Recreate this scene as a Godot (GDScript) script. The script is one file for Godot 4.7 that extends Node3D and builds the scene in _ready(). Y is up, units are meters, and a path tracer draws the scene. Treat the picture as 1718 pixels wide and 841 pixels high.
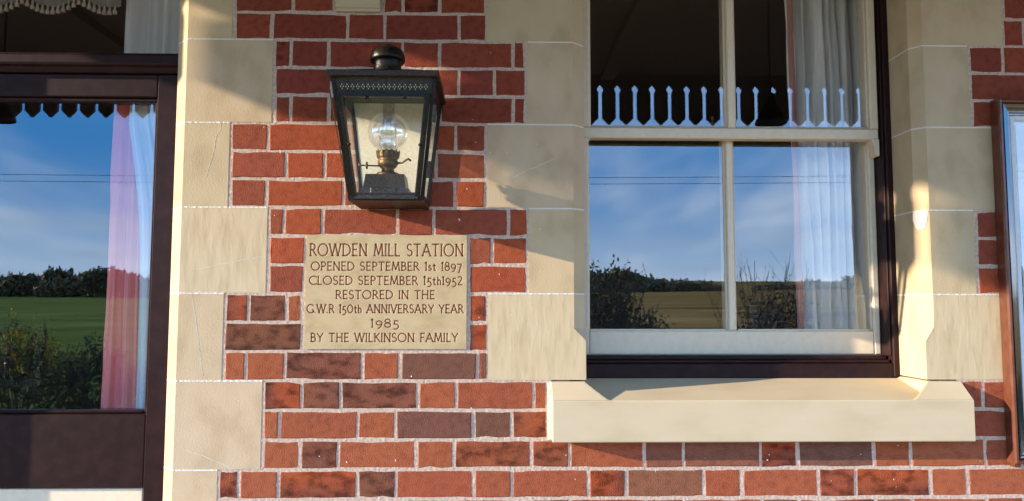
extends Node3D
# A station wall in low sun: brick and stone, sash window, lantern, carved plaque, and the fields that its glass mirrors.

var rng := RandomNumberGenerator.new()
var taken := {}
var M := {}
const Y0 := 2.4124
const CH := 0.08652

func cy(k: float) -> float:
	return Y0 - k * CH

# ---------------------------------------------------------------- scene tree helpers
func numbered(called: String) -> String:
	var n: int = taken.get(called, 0)
	taken[called] = n + 1
	return called if n == 0 else "%s_%03d" % [called, n]

func tag(o: Node, label: String, category := "", group := "", kind := "") -> void:
	if label: o.set_meta("label", label)
	if category: o.set_meta("category", category)
	if group: o.set_meta("group", group)
	if kind: o.set_meta("kind", kind)

func thing(called: String, at: Vector3, label: String, category: String, group := "") -> Node3D:
	var o := Node3D.new()
	o.name = numbered(called)
	o.position = at
	add_child(o)
	tag(o, label, category, group)
	return o

func sub(called: String, parent: Node3D) -> Node3D:
	var o := Node3D.new()
	o.name = piece_name(called, parent)
	parent.add_child(o)
	return o

func piece_name(called: String, parent: Node) -> String:
	var key := str(parent.get_instance_id()) + called
	var n: int = taken.get(key, 0)
	taken[key] = n + 1
	return called if n == 0 else "%s_%03d" % [called, n]

# geometry is given in world coordinates; a part is shifted back by the place of its thing
func put(called: String, mesh: Mesh, mat: Material, parent: Node3D = null, kind := "") -> MeshInstance3D:
	var o := MeshInstance3D.new()
	o.mesh = mesh
	o.material_override = mat
	if parent == null:
		o.name = numbered(called)
		add_child(o)
	else:
		o.name = piece_name(called, parent)
		var p: Node = parent
		var off := Vector3.ZERO
		while p != self:
			off += (p as Node3D).position
			p = p.get_parent()
		o.position = -off
		parent.add_child(o, true)
	if kind: o.set_meta("kind", kind)
	return o

# ---------------------------------------------------------------- mesh helpers
func new_st(flat := true) -> SurfaceTool:
	var st := SurfaceTool.new()
	st.begin(Mesh.PRIMITIVE_TRIANGLES)
	st.set_smooth_group(-1 if flat else 0)
	return st

func done(st: SurfaceTool) -> ArrayMesh:
	st.generate_normals()
	return st.commit()

func tri(st: SurfaceTool, a: Vector3, b: Vector3, c: Vector3) -> void:
	st.add_vertex(a)
	st.add_vertex(c)
	st.add_vertex(b)

func quad(st: SurfaceTool, a: Vector3, b: Vector3, c: Vector3, d: Vector3) -> void:
	tri(st, a, b, c)
	tri(st, a, c, d)

func box(st: SurfaceTool, lo: Vector3, hi: Vector3, bev := 0.0) -> void:
	if bev <= 0.0:
		hexa(st, [Vector3(lo.x, lo.y, hi.z), Vector3(hi.x, lo.y, hi.z), Vector3(hi.x, hi.y, hi.z), Vector3(lo.x, hi.y, hi.z)], [Vector3(lo.x, lo.y, lo.z), Vector3(hi.x, lo.y, lo.z), Vector3(hi.x, hi.y, lo.z), Vector3(lo.x, hi.y, lo.z)])
		return
	# chamfer round the +z face
	var b := bev
	var f := [Vector3(lo.x + b, lo.y + b, hi.z), Vector3(hi.x - b, lo.y + b, hi.z), Vector3(hi.x - b, hi.y - b, hi.z), Vector3(lo.x + b, hi.y - b, hi.z)]
	var m := [Vector3(lo.x, lo.y, hi.z - b), Vector3(hi.x, lo.y, hi.z - b), Vector3(hi.x, hi.y, hi.z - b), Vector3(lo.x, hi.y, hi.z - b)]
	var k := [Vector3(lo.x, lo.y, lo.z), Vector3(hi.x, lo.y, lo.z), Vector3(hi.x, hi.y, lo.z), Vector3(lo.x, hi.y, lo.z)]
	quad(st, f[0], f[1], f[2], f[3])
	for i in 4:
		var j := (i + 1) % 4
		quad(st, m[i], m[j], f[j], f[i])
		quad(st, k[i], k[j], m[j], m[i])
	quad(st, k[3], k[2], k[1], k[0])

# f: four front corners counter-clockwise seen from the front; k: the same at the back
func hexa(st: SurfaceTool, f: Array, k: Array) -> void:
	quad(st, f[0], f[1], f[2], f[3])
	quad(st, k[3], k[2], k[1], k[0])
	for i in 4:
		var j := (i + 1) % 4
		quad(st, k[i], k[j], f[j], f[i])

func box_mesh(lo: Vector3, hi: Vector3, bev := 0.0) -> ArrayMesh:
	var st := new_st()
	box(st, lo, hi, bev)
	return done(st)

# square bar from a to b; w across, h along "up"
func bar(st: SurfaceTool, a: Vector3, b: Vector3, w: float, h: float, up := Vector3.BACK) -> void:
	var d := (b - a).normalized()
	var s := d.cross(up).normalized()
	var u := s.cross(d).normalized()
	var r := []
	for p in [a, b]:
		r.append([p - s * w / 2 - u * h / 2, p + s * w / 2 - u * h / 2, p + s * w / 2 + u * h / 2, p - s * w / 2 + u * h / 2])
	hexa(st, r[1], r[0])

func tube(st: SurfaceTool, pts: Array, r: float, n := 8) -> void:
	var rings := []
	for i in pts.size():
		var d: Vector3 = (pts[mini(i + 1, pts.size() - 1)] - pts[maxi(i - 1, 0)]).normalized()
		var s := d.cross(Vector3.UP if absf(d.y) < 0.9 else Vector3.RIGHT).normalized()
		var u := s.cross(d)
		var ring := []
		for k in n:
			var a := TAU * k / n
			ring.append(pts[i] + (s * cos(a) + u * sin(a)) * r)
		rings.append(ring)
	loft(st, rings)

# rings of equal count; each ring counter-clockwise seen from the END of the loft
func loft(st: SurfaceTool, rings: Array, caps := true) -> void:
	var n: int = rings[0].size()
	for i in rings.size() - 1:
		for k in n:
			var j := (k + 1) % n
			quad(st, rings[i][k], rings[i][j], rings[i + 1][j], rings[i + 1][k])
	if caps:
		for e in 2:
			var ring: Array = rings[rings.size() - 1] if e == 1 else rings[0]
			var poly := PackedVector2Array()
			var nrm := Vector3.ZERO
			for k in n:
				nrm += ring[k].cross(ring[(k + 1) % n])
			var ax := nrm.abs().max_axis_index()
			for p in ring:
				poly.append(Vector2(p.y, p.z) if ax == 0 else Vector2(p.z, p.x) if ax == 1 else Vector2(p.x, p.y))
			var t := Geometry2D.triangulate_polygon(poly)
			for q in range(0, t.size(), 3):
				var a: Vector3 = ring[t[q]]
				var b: Vector3 = ring[t[q + 1]]
				var c: Vector3 = ring[t[q + 2]]
				var want: Vector3 = nrm if e == 1 else -nrm
				if (b - a).cross(c - a).dot(want) < 0.0:
					tri(st, a, c, b)
				else:
					tri(st, a, b, c)

# profile: Vector2(radius, y) from bottom to top
func lathe(st: SurfaceTool, c: Vector3, prof: Array, n := 28) -> void:
	for i in prof.size() - 1:
		for k in n:
			var a := TAU * k / n
			var b := TAU * (k + 1) / n
			var p: Vector2 = prof[i]
			var q: Vector2 = prof[i + 1]
			var da := Vector3(sin(a), 0, cos(a))
			var db := Vector3(sin(b), 0, cos(b))
			quad(st, c + da * p.x + Vector3.UP * p.y, c + db * p.x + Vector3.UP * p.y, c + db * q.x + Vector3.UP * q.y, c + da * q.x + Vector3.UP * q.y)

# a flat outline (counter-clockwise) given thickness: origin + u*x + v*y, thick along w = u x v
func prism(st: SurfaceTool, poly: PackedVector2Array, origin: Vector3, u: Vector3, v: Vector3, thick: float) -> void:
	var w := u.cross(v).normalized() * thick
	var a := []
	var b := []
	for p in poly:
		a.append(origin + u * p.x + v * p.y)
		b.append(origin + u * p.x + v * p.y + w)
	loft(st, [a, b])

# extrudes a plan outline (x, z) upward through levels [[y, PackedVector2Array], ...]
func stack(st: SurfaceTool, levels: Array) -> void:
	var rings := []
	for l in levels:
		var ring := []
		var pl: PackedVector2Array = l[1]
		for p in pl:
			ring.append(Vector3(p.x, l[0], p.y))
		# counter-clockwise seen from above means clockwise in (x, z)
		var area := 0.0
		for k in pl.size():
			area += pl[k].cross(pl[(k + 1) % pl.size()])
		if area > 0.0:
			ring.reverse()
		rings.append(ring)
	loft(st, rings)

# ---------------------------------------------------------------- materials
func noise(freq: float, seed_: int, octaves := 4, type := FastNoiseLite.TYPE_SIMPLEX_SMOOTH) -> FastNoiseLite:
	var n := FastNoiseLite.new()
	n.noise_type = type
	n.seed = seed_
	n.frequency = freq
	n.fractal_octaves = octaves
	return n

func noise_tex(freq: float, seed_: int, lo: Color, hi: Color, octaves := 4, size := 512, mid := Color(-1, 0, 0), type := FastNoiseLite.TYPE_SIMPLEX_SMOOTH) -> NoiseTexture2D:
	var t := NoiseTexture2D.new()
	t.width = size
	t.height = size
	t.seamless = true
	t.noise = noise(freq, seed_, octaves, type)
	var g := Gradient.new()
	g.set_color(0, lo)
	g.set_color(1, hi)
	if mid.r >= 0.0:
		g.add_point(0.5, mid)
	t.color_ramp = g
	return t

func srgb(r: float, g: float, b: float) -> Color:
	return Color(r, g, b).linear_to_srgb()

func mat(col: Color, rough := 0.7, metal := 0.0) -> StandardMaterial3D:
	var m := StandardMaterial3D.new()
	m.albedo_color = col.linear_to_srgb()
	m.roughness = rough
	m.metallic = metal
	return m

func tri_tex(m: StandardMaterial3D, tex: Texture2D, scale: Vector3, height: Texture2D = null, hs := 0.1) -> StandardMaterial3D:
	m.uv1_triplanar = true
	m.uv1_world_triplanar = true
	m.uv1_scale = scale
	if tex: m.albedo_texture = tex
	if height:
		m.heightmap_enabled = true
		m.heightmap_texture = height
		m.heightmap_scale = hs
	return m

func materials() -> void:
	var W := Color.WHITE
	var K := Color.BLACK
	var grain := noise_tex(0.035, 3, K, W, 5)
	var fine_pits := noise_tex(0.11, 11, K, W, 4, 1024, Color(0.7, 0.7, 0.7))
	var pits := noise_tex(0.05, 9, K, W, 5, 512, Color(0.72, 0.72, 0.72))
	# brick: vertex colours carry each brick's fired tone; the texture is kiln mottling and grain
	M.brick = tri_tex(mat(W, 0.86), noise_tex(0.012, 21, Color(0.84, 0.82, 0.82), Color(1, 1, 1), 6, 1024, Color(0.96, 0.955, 0.95)), Vector3(2.4, 2.4, 2.4), fine_pits, 0.21)
	M.brick.vertex_color_use_as_albedo = true
	# smoked bricks: dark kiln streaks over the same clay
	M.brick_smoked = tri_tex(mat(W, 0.86), noise_tex(0.007, 27, Color(0.52, 0.49, 0.50), Color(1, 1, 1), 5, 1024, Color(0.90, 0.86, 0.85)), Vector3(2.0, 3.4, 2.0), fine_pits, 0.21)
	M.brick_smoked.vertex_color_use_as_albedo = true
	M.brick.metallic_specular = 0.25
	M.brick_smoked.metallic_specular = 0.25
	M.mortar = tri_tex(mat(Color(0.63, 0.485, 0.375), 0.95), noise_tex(0.03, 5, Color(0.80, 0.77, 0.77), W, 5), Vector3(5, 5, 5), grain, 0.10)
	var stone_tone := noise_tex(0.006, 31, Color(0.90, 0.885, 0.855), Color(1, 1, 1), 5, 1024, Color(0.975, 0.965, 0.95))
	M.stone = tri_tex(mat(Color(0.565, 0.437, 0.276), 0.88), stone_tone, Vector3(1.3, 0.9, 1.3), fine_pits, 0.035)
	M.stone.vertex_color_use_as_albedo = true
	var drips := noise_tex(0.024, 41, K, W, 4, 512, Color(0.06, 0.06, 0.06))
	M.stone_tooled = tri_tex(mat(Color(0.575, 0.463, 0.305), 0.9), stone_tone, Vector3(4.6, 1.0, 2.0), drips, 0.028)
	M.stone_tooled.vertex_color_use_as_albedo = true
	M.sill = tri_tex(mat(Color(0.565, 0.462, 0.31), 0.9), noise_tex(0.006, 33, Color(0.93, 0.92, 0.895), W, 5, 1024, Color(0.98, 0.975, 0.965)), Vector3(0.55, 1.3, 1.0), pits, 0.022)
	M.lime = tri_tex(mat(Color(0.68, 0.64, 0.56), 0.95), null, Vector3(4, 4, 4), grain, 0.2)
	M.repair = tri_tex(mat(Color(0.60, 0.54, 0.45), 0.95), null, Vector3(6, 6, 6), grain, 0.1)
	M.plaque = tri_tex(mat(Color(0.50, 0.385, 0.213), 0.75), stone_tone, Vector3(1.7, 2.6, 1.7), grain, 0.03)
	M.letter = mat(Color(0.17, 0.032, 0.015), 0.75)
	# joinery
	var wood_grain := noise_tex(0.02, 51, K, W, 4)
	M.brown_paint = tri_tex(mat(Color(0.030, 0.0115, 0.0105), 0.42), noise_tex(0.02, 53, Color(0.75, 0.72, 0.72), W, 5), Vector3(1.5, 1.5, 1.5), wood_grain, 0.05)
	M.brown_paint.metallic_specular = 0.28
	M.cream_paint = tri_tex(mat(Color(0.74, 0.625, 0.46), 0.45), noise_tex(0.03, 57, Color(0.96, 0.95, 0.93), W, 5), Vector3(2, 2, 2), wood_grain, 0.01)
	M.board_brown = tri_tex(mat(Color(0.14, 0.05, 0.028), 0.22), noise_tex(0.03, 59, Color(0.8, 0.75, 0.75), W, 5), Vector3(2, 1, 2), wood_grain, 0.12)
	M.board_dark = tri_tex(mat(Color(0.016, 0.016, 0.02), 0.12), null, Vector3(2, 1, 2), wood_grain, 0.03)
	M.board_dark.metallic_specular = 0.75
	M.board_dark.clearcoat_enabled = true
	M.board_dark.clearcoat = 1.0
	M.board_dark.clearcoat_roughness = 0.08
	M.board_white = mat(Color(0.62, 0.66, 0.68), 0.5)
	M.paper = mat(Color(0.5, 0.55, 0.56), 0.6)
	# glass of the windows: a half-silvered sheet, clear enough to see the room
	var white := Image.create(4, 4, false, Image.FORMAT_RGB8)
	white.fill(Color.WHITE)
	var g := mat(Color(0.82, 0.92, 1.0), 0.0, 1.0)
	g.albedo_texture = ImageTexture.create_from_image(white)
	g.transparency = BaseMaterial3D.TRANSPARENCY_ALPHA
	g.albedo_color.a = 0.14
	M.glass = g
	var lg := mat(W, 0.02)
	lg.transparency = BaseMaterial3D.TRANSPARENCY_ALPHA
	lg.albedo_color.a = 0.02
	M.lamp_glass = lg
	var bulb: StandardMaterial3D = g.duplicate()
	bulb.albedo_color = Color(0.95, 0.98, 1.0, 0.29)
	M.bulb_glass = bulb
	# lantern metals
	M.tin = tri_tex(mat(Color(0.022, 0.0165, 0.011), 0.36, 0.0), noise_tex(0.03, 61, Color(0.6, 0.55, 0.5), W, 5), Vector3(6, 6, 6), grain, 0.1)
	M.tin.metallic_specular = 0.35
	M.tin_worn = tri_tex(mat(Color(0.060, 0.042, 0.027), 0.45, 0.2), noise_tex(0.03, 63, Color(0.4, 0.38, 0.36), W, 5), Vector3(6, 6, 6), grain, 0.1)
	M.brass = tri_tex(mat(Color(0.22, 0.155, 0.075), 0.42, 0.8), noise_tex(0.05, 65, Color(0.45, 0.4, 0.36), W, 4), Vector3(14, 14, 14), grain, 0.1)
	M.pewter = tri_tex(mat(Color(0.11, 0.095, 0.08), 0.4, 0.6), noise_tex(0.04, 67, Color(0.55, 0.5, 0.48), W, 4), Vector3(8, 8, 8))
	M.enamel = tri_tex(mat(Color(0.86, 0.80, 0.60), 0.4), noise_tex(0.03, 69, Color(0.93, 0.91, 0.86), W, 5), Vector3(5, 5, 5))
	M.punched = mat(Color(0.50, 0.42, 0.26), 0.6)
	# cloth
	M.grey_cloth = mat(Color(0.84, 0.80, 0.76), 0.9)
	M.pink_cloth = mat(Color(0.82, 0.24, 0.23), 0.9)
	M.pink_edge = mat(Color(0.45, 0.20, 0.16), 0.9)
	M.net_cloth = mat(Color(0.7, 0.72, 0.75), 0.9)
	for k in ["grey_cloth", "pink_cloth", "net_cloth"]:
		M[k].rim_enabled = true
		M[k].rim = 0.3
		M[k].heightmap_enabled = false
	M.pelmet = mat(Color(0.26, 0.21, 0.17), 0.95)
	M.fringe = mat(Color(0.52, 0.40, 0.31), 0.95)
	# room
	M.room = mat(Color(0.42, 0.30, 0.22), 0.9)
	M.room_floor = mat(Color(0.05, 0.036, 0.028), 0.7)
	M.chair = mat(Color(0.02, 0.018, 0.016), 0.5)
	# outside
	M.canopy = tri_tex(mat(Color(0.13, 0.09, 0.065), 0.8), noise_tex(0.02, 71, Color(0.7, 0.68, 0.66), W, 4), Vector3(1.5, 1.5, 1.5))
	M.valance = mat(Color(0.09, 0.065, 0.05), 0.6)
	M.iron = mat(Color(0.02, 0.02, 0.02), 0.4)
	M.paving = tri_tex(mat(Color(0.70, 0.51, 0.32), 0.9), noise_tex(0.02, 73, Color(0.7, 0.68, 0.65), W, 5), Vector3(0.6, 0.6, 0.6))
	M.grass = tri_tex(mat(Color(0.04, 0.06, 0.02), 1.0), noise_tex(0.05, 75, Color(0.5, 0.55, 0.4), W, 6), Vector3(0.15, 0.15, 0.15))
	M.field_green = tri_tex(mat(Color(0.33, 0.33, 0.09), 1.0), noise_tex(0.03, 77, Color(0.62, 0.68, 0.5), W, 6), Vector3(0.004, 0.01, 0.011))
	M.field_gold = tri_tex(mat(Color(0.74, 0.40, 0.12), 1.0), noise_tex(0.03, 79, Color(0.55, 0.52, 0.45), W, 6), Vector3(0.003, 0.01, 0.012))
	for k in ["grass", "field_green", "field_gold"]:
		M[k].metallic_specular = 0.0
	M.bark = mat(Color(0.06, 0.045, 0.035), 0.95)
	M.leaf = mat(Color.WHITE, 0.7)
	M.leaf.vertex_color_use_as_albedo = true
	M.leaf.backlight_enabled = true
	M.leaf.backlight = Color(0.25, 0.28, 0.15)

# ---------------------------------------------------------------- sky
func sky_image() -> Image:
	var w := 1536
	var h := 768
	var im := Image.create(w, h, false, Image.FORMAT_RGBF)
	var na := noise(0.55, 101, 5)
	var nb := noise(1.3, 102, 5)
	var nc := noise(2.2, 104, 4)
	for j in h:
		var el := PI * (0.5 - (j + 0.5) / h)
		var y := sin(el)
		for i in w:
			var a := TAU * (i + 0.5) / w
			var d := Vector3(cos(a) * cos(el), y, sin(a) * cos(el))
			var c: Color
			if y > -0.02:
				c = Color(0.56, 0.65, 0.76).lerp(Color(0.055, 0.235, 0.545), smoothstep(-0.05, 0.20, y))
				c = c.lerp(Color(0.06, 0.20, 0.56), smoothstep(0.25, 1.0, y))
				var pl := Vector2(d.x, d.z) / (maxf(y, 0.0) + 0.13)
				var f := na.get_noise_2d(pl.x * 0.42, pl.y * 1.1) + 0.30 * nb.get_noise_2d(pl.x * 0.6 + 9.0, pl.y * 2.2)
				var cover := smoothstep(-0.30, 0.75, f) * lerpf(0.50, 0.30, smoothstep(0.10, 0.22, y))
				c = c.lerp(Color(0.92, 0.90, 0.90), cover)
				var bank := nc.get_noise_2d(a * 1.1, y * 16.0) * 0.5 + 0.5
				c = c.lerp(Color(0.36, 0.45, 0.58), smoothstep(0.5, 0.8, bank) * smoothstep(0.16, 0.05, y) * 0.7)
			else:
				c = Color(0.16, 0.14, 0.10)
			im.set_pixel(i, j, c)
	return im

# ---------------------------------------------------------------- main
func _ready() -> void:
	rng.seed = 20
	materials()
	var cam := Camera3D.new()
	cam.name = "camera"
	cam.fov = 37.447
	cam.position = Vector3(0, 1.6, 2.2338)
	cam.rotation_degrees = Vector3(4.2185, -1.3018, 0.0733)
	cam.near = 0.05
	cam.far = 3000.0
	add_child(cam)
	cam.current = true
	var env := Environment.new()
	env.background_mode = Environment.BG_SKY
	var sm := PanoramaSkyMaterial.new()
	sm.panorama = ImageTexture.create_from_image(sky_image())
	sm.energy_multiplier = 1.0
	env.sky = Sky.new()
	env.sky.sky_material = sm
	env.tonemap_mode = Environment.TONE_MAPPER_LINEAR
	env.tonemap_exposure = 6.0
	env.sdfgi_enabled = true
	env.ssao_enabled = true
	env.ssil_enabled = true
	var we := WorldEnvironment.new()
	we.name = "world_environment"
	we.environment = env
	add_child(we)
	var sun := DirectionalLight3D.new()
	sun.name = "sun"
	var az := deg_to_rad(77.6)
	var el := deg_to_rad(13.6)
	sun.basis = Basis.looking_at(Vector3(sin(az) * cos(el), -sin(el), -cos(az) * cos(el)))
	sun.light_color = Color(1.0, 0.93, 0.82)
	sun.light_energy = 0.60
	sun.light_angular_distance = 0.5
	sun.shadow_enabled = true
	add_child(sun)

	ground()
	station()
	canopy()
	room()
	plaque()
	lantern()
	notice_board()
	curtains()
	outside()

# ---------------------------------------------------------------- the ground outside
func land(x: float, z: float) -> float:
	if z < 9.0:
		return -0.75
	var ridge := 3.75 + 0.016 * clampf(x, -150.0, 150.0)
	var t := clampf((z - 9.0) / 141.0, 0.0, 1.0)
	var y := lerpf(-0.75, ridge, t * (1.7 - 0.7 * t))
	if z > 150.0:
		y = lerpf(ridge, 5.5, smoothstep(150.0, 300.0, z)) - 1.2 * smoothstep(150.0, 190.0, z) * (1.0 - smoothstep(190.0, 300.0, z))
	if z > 300.0:
		y += (minf(z, 460.0) - 300.0) * 0.07
	return y

func sheet(called: String, x0: float, x1: float, zs: Array, nx: int, m: Material, label: String) -> void:
	var st := new_st(false)
	for i in nx:
		for j in zs.size() - 1:
			var xa := lerpf(x0, x1, float(i) / nx)
			var xb := lerpf(x0, x1, float(i + 1) / nx)
			var za: float = zs[j]
			var zb: float = zs[j + 1]
			quad(st, Vector3(xa, land(xa, za), za), Vector3(xa, land(xa, zb), zb), Vector3(xb, land(xb, zb), zb), Vector3(xb, land(xb, za), za))
	tag(put(called, done(st), m), label, "", "", "structure")

func ground() -> void:
	var p := put("platform", box_mesh(Vector3(-40, -1.0, -8), Vector3(40, 0, 3.6)), M.paving)
	tag(p, "pale paved platform in front of the station wall", "", "", "structure")
	var z0 := [3.6, 6, 9, 10, 11, 12]
	sheet("ground", -60, 60, z0, 12, M.grass, "dark grassy track bed below the platform")
	var z1 := [12.0, 14.0, 17, 21, 27, 35, 45, 60, 80, 100, 120, 135, 145, 150, 155, 165, 190, 230, 300, 340, 380, 460, 700, 1500]
	sheet("field", -900, 0, z1, 24, M.field_green, "green meadow rising to a wooded ridge")
	sheet("field", 0, 900, z1, 24, M.field_gold, "golden stubble field rising to a wooded ridge")

# ---------------------------------------------------------------- brickwork
func brick_mesh(x0: float, x1: float, y0: float, y1: float, zf: float, tone: Color, smoke: float) -> ArrayMesh:
	var st := new_st()
	var w := x1 - x0
	var nx := 5 if w > 0.15 else 3
	var ring := []
	var inner := []
	var cols := []
	var cnt := []
	for i in nx: cnt.append(Vector2(float(i) / nx, 0))
	for i in 2: cnt.append(Vector2(1, i / 2.0))
	for i in nx: cnt.append(Vector2(1.0 - float(i) / nx, 1))
	for i in 2: cnt.append(Vector2(0, 1.0 - i / 2.0))
	var jx := rng.randf_range(-0.001, 0.001)
	var smoke_end := rng.randi() % 3
	for c in cnt:
		var q := Vector3(lerpf(x0, x1, c.x) + rng.randf_range(-0.0014, 0.0014) + jx, lerpf(y0, y1, c.y) + rng.randf_range(-0.0016, 0.0016) + (signf(0.5 - c.y) * 0.003 if rng.randf() < 0.06 else 0.0), zf)
		ring.append(q + Vector3(0, 0, -0.0022))
		var towards := Vector3((x0 + x1) / 2, (y0 + y1) / 2, zf) - q
		var s := Vector3(signf(towards.x) * 0.0028 if c.x < 0.01 or c.x > 0.99 else 0.0, signf(towards.y) * 0.0026 if c.y < 0.01 or c.y > 0.99 else 0.0, 0)
		inner.append(q + s + Vector3(0, 0, rng.randf_range(-0.0006, 0.0004)))
		var k := 0.0
		if smoke > 0.0:
			var e: float = c.x if smoke_end == 0 else 1.0 - c.x if smoke_end == 1 else 1.0 - c.y
			k = clampf((e - 0.45) * 2.0, 0, 1) * smoke * rng.randf_range(0.4, 1.0)
		cols.append(tone.lerp(Color(0.075, 0.05, 0.048), k))
	var n := ring.size()
	var mid := []
	for p in inner: mid.append(p)
	for i in n:
		var j := (i + 1) % n
		var b := [ring[i] - Vector3(0, 0, 0.02), ring[j] - Vector3(0, 0, 0.02), ring[j], ring[i]]
		for t in [[0, 1, 2], [0, 2, 3]]:
			for v in [t[0], t[2], t[1]]:
				st.set_color(cols[i])
				st.add_vertex(b[v])
		var f := [ring[i], ring[j], inner[j], inner[i]]
		var fc := [cols[i], cols[j], cols[j], cols[i]]
		for t in [[0, 1, 2], [0, 2, 3]]:
			for v in [t[0], t[2], t[1]]:
				st.set_color(fc[v])
				st.add_vertex(f[v])
	# the face: bottom row of points joined to the top row, end points as fans
	var bot := range(0, nx + 1)
	var top := []
	for i in nx + 1: top.append((nx + 2 + nx - i) % n)
	for i in nx:
		var q := [bot[i], bot[i + 1], top[i + 1], top[i]]
		for t in [[0, 1, 2], [0, 2, 3]]:
			for v in [t[0], t[2], t[1]]:
				st.set_color(cols[q[v]])
				st.add_vertex(inner[q[v]])
	for e in [[nx, nx + 1, nx + 2], [2 * nx + 2, 2 * nx + 3, 0]]:
		for v in [e[0], e[2], e[1]]:
			st.set_color(cols[v])
			st.add_vertex(inner[v])
	return done(st)

func brick_tone(row: int) -> Array:
	var t := rng.randf()
	var c := Color(0.235, 0.050, 0.032)
	var smoke := 0.0
	if row >= 9:
		if t < 0.20:
			c = Color(0.18, 0.063, 0.047)
			smoke = 0.3 if rng.randf() < 0.4 else 0.0
		elif t < 0.33:
			c = Color(0.30, 0.062, 0.030)
			smoke = 0.75
		elif t < 0.40:
			c = Color(0.135, 0.052, 0.046)
		else:
			c = Color(0.255, 0.066, 0.040)
			smoke = 0.3 if rng.randf() < 0.15 else 0.0
	elif row >= 3:
		c = Color(0.265, 0.055, 0.031) if t < 0.6 else Color(0.22, 0.052, 0.036)
	else:
		c = Color(0.215, 0.044, 0.031) if t < 0.7 else Color(0.19, 0.04, 0.031)
		smoke = 0.35 if rng.randf() < 0.12 else 0.0
	var v := rng.randf_range(1.26, 1.46)
	return [Color(c.r * v, c.g * v * rng.randf_range(1.02, 1.18), c.b * v * 0.86), smoke]

func lay_row(b: Node3D, row: int, xs: Array, first := 0, step := 1) -> void:
	var yb := cy(row + 1) + 0.0046
	var yt := cy(row) - 0.0046
	for i in range(first, xs.size() - 1, step):
		var g0 := 0.0046
		var x0: float = xs[i] + g0
		var x1: float = xs[i + 1] - 0.0046
		var tn := brick_tone(row)
		put("brick", brick_mesh(x0, x1, yb + rng.randf_range(-0.0008, 0.0008), yt + rng.randf_range(-0.0008, 0.0008), rng.randf_range(0.0, 0.0015), tn[0], tn[1]), M.brick_smoked if tn[1] > 0.2 else M.brick, b)

func wavy_mortar(x0: float, x1: float, y0: float, y1: float, step: float, seed_: int) -> ArrayMesh:
	var st := new_st(false)
	var nx := int(ceil((x1 - x0) / step))
	var ny := int(ceil((y1 - y0) / step))
	var n := noise(55.0, seed_, 3)
	var arr := []
	arr.resize(Mesh.ARRAY_MAX)
	var vs := PackedVector3Array()
	var ns := PackedVector3Array()
	var id := PackedInt32Array()
	for j in ny + 1:
		for i in nx + 1:
			var x := lerpf(x0, x1, float(i) / nx)
			var y := lerpf(y0, y1, float(j) / ny)
			vs.append(Vector3(x, y, -0.0010 + 0.0008 * n.get_noise_2d(x, y)))
	for j in ny + 1:
		for i in nx + 1:
			var k := j * (nx + 1) + i
			var a := vs[k + 1] - vs[k] if i < nx else vs[k] - vs[k - 1]
			var c := vs[k + nx + 1] - vs[k] if j < ny else vs[k] - vs[k - nx - 1]
			ns.append(a.cross(c).normalized())
			if i < nx and j < ny:
				id.append_array([k, k + nx + 1, k + 1, k + 1, k + nx + 1, k + nx + 2])
	arr[Mesh.ARRAY_VERTEX] = vs
	arr[Mesh.ARRAY_NORMAL] = ns
	arr[Mesh.ARRAY_INDEX] = id
	var m := ArrayMesh.new()
	m.add_surface_from_arrays(Mesh.PRIMITIVE_TRIANGLES, arr)
	return m

# one dressed block; plan is its outline (x, z) without the free outer edge, chamfer handled by the caller
func quoin(b: Node3D, levels: Array, tooled: bool, tint: float) -> void:
	var st := new_st()
	st.set_color(Color(tint * rng.randf_range(0.98, 1.02), tint, tint * rng.randf_range(0.95, 1.03)))
	stack(st, levels)
	put("quoin_stone", done(st), M.stone_tooled if tooled else M.stone, b)

# lime in the joint where it crosses a chamfer from a to c in plan
func joint_on_chamfer(b: Node3D, a: Vector2, c: Vector2, y: float, seam: float) -> void:
	var st := new_st()
	var f := []
	var k := []
	for q in [[a, -1], [c, -1], [c, 1], [a, 1]]:
		f.append(Vector3(q[0].x, y + q[1] * seam, q[0].y))
		k.append(Vector3(lerpf(a.x, c.x, 0.5) + (0.012 if absf(a.x) > 0.5 and a.x > 0.0 else -0.012) * (1.0 if a.x > -0.5 else -1.0) + (q[0].x - lerpf(a.x, c.x, 0.5)) * 0.4, y + q[1] * seam, -0.06))
	hexa(st, f, k)
	put("stone_joint", done(st), M.lime, b)

func strip(pts: Array, w: float, z: float, taper := true) -> ArrayMesh:
	var st := new_st()
	for i in pts.size() - 1:
		var a: Vector2 = pts[i]
		var c: Vector2 = pts[i + 1]
		var d := (c - a).normalized().orthogonal() * w * 0.5
		var ka := 0.35 if taper and i == 0 else 1.0
		var kc := 0.35 if taper and i == pts.size() - 2 else 1.0
		var p := [a - d * ka, c - d * kc, c + d * kc, a + d * ka]
		var f := []
		var k := []
		for q in p:
			f.append(Vector3(q.x, q.y, z))
			k.append(Vector3(q.x, q.y, z - 0.002))
		if (p[1] - p[0]).cross(p[2] - p[0]) < 0.0:
			f.reverse()
			k.reverse()
		hexa(st, f, k)
	return done(st)

func wobble(a: Vector2, b: Vector2, n: int, amp: float) -> Array:
	var r := []
	for i in n + 1:
		var t := float(i) / n
		r.append(a.lerp(b, t) + Vector2(rng.randf_range(-amp, amp), rng.randf_range(-amp, amp)) * (1.0 if i > 0 and i < n else 0.3))
	return r

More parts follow.
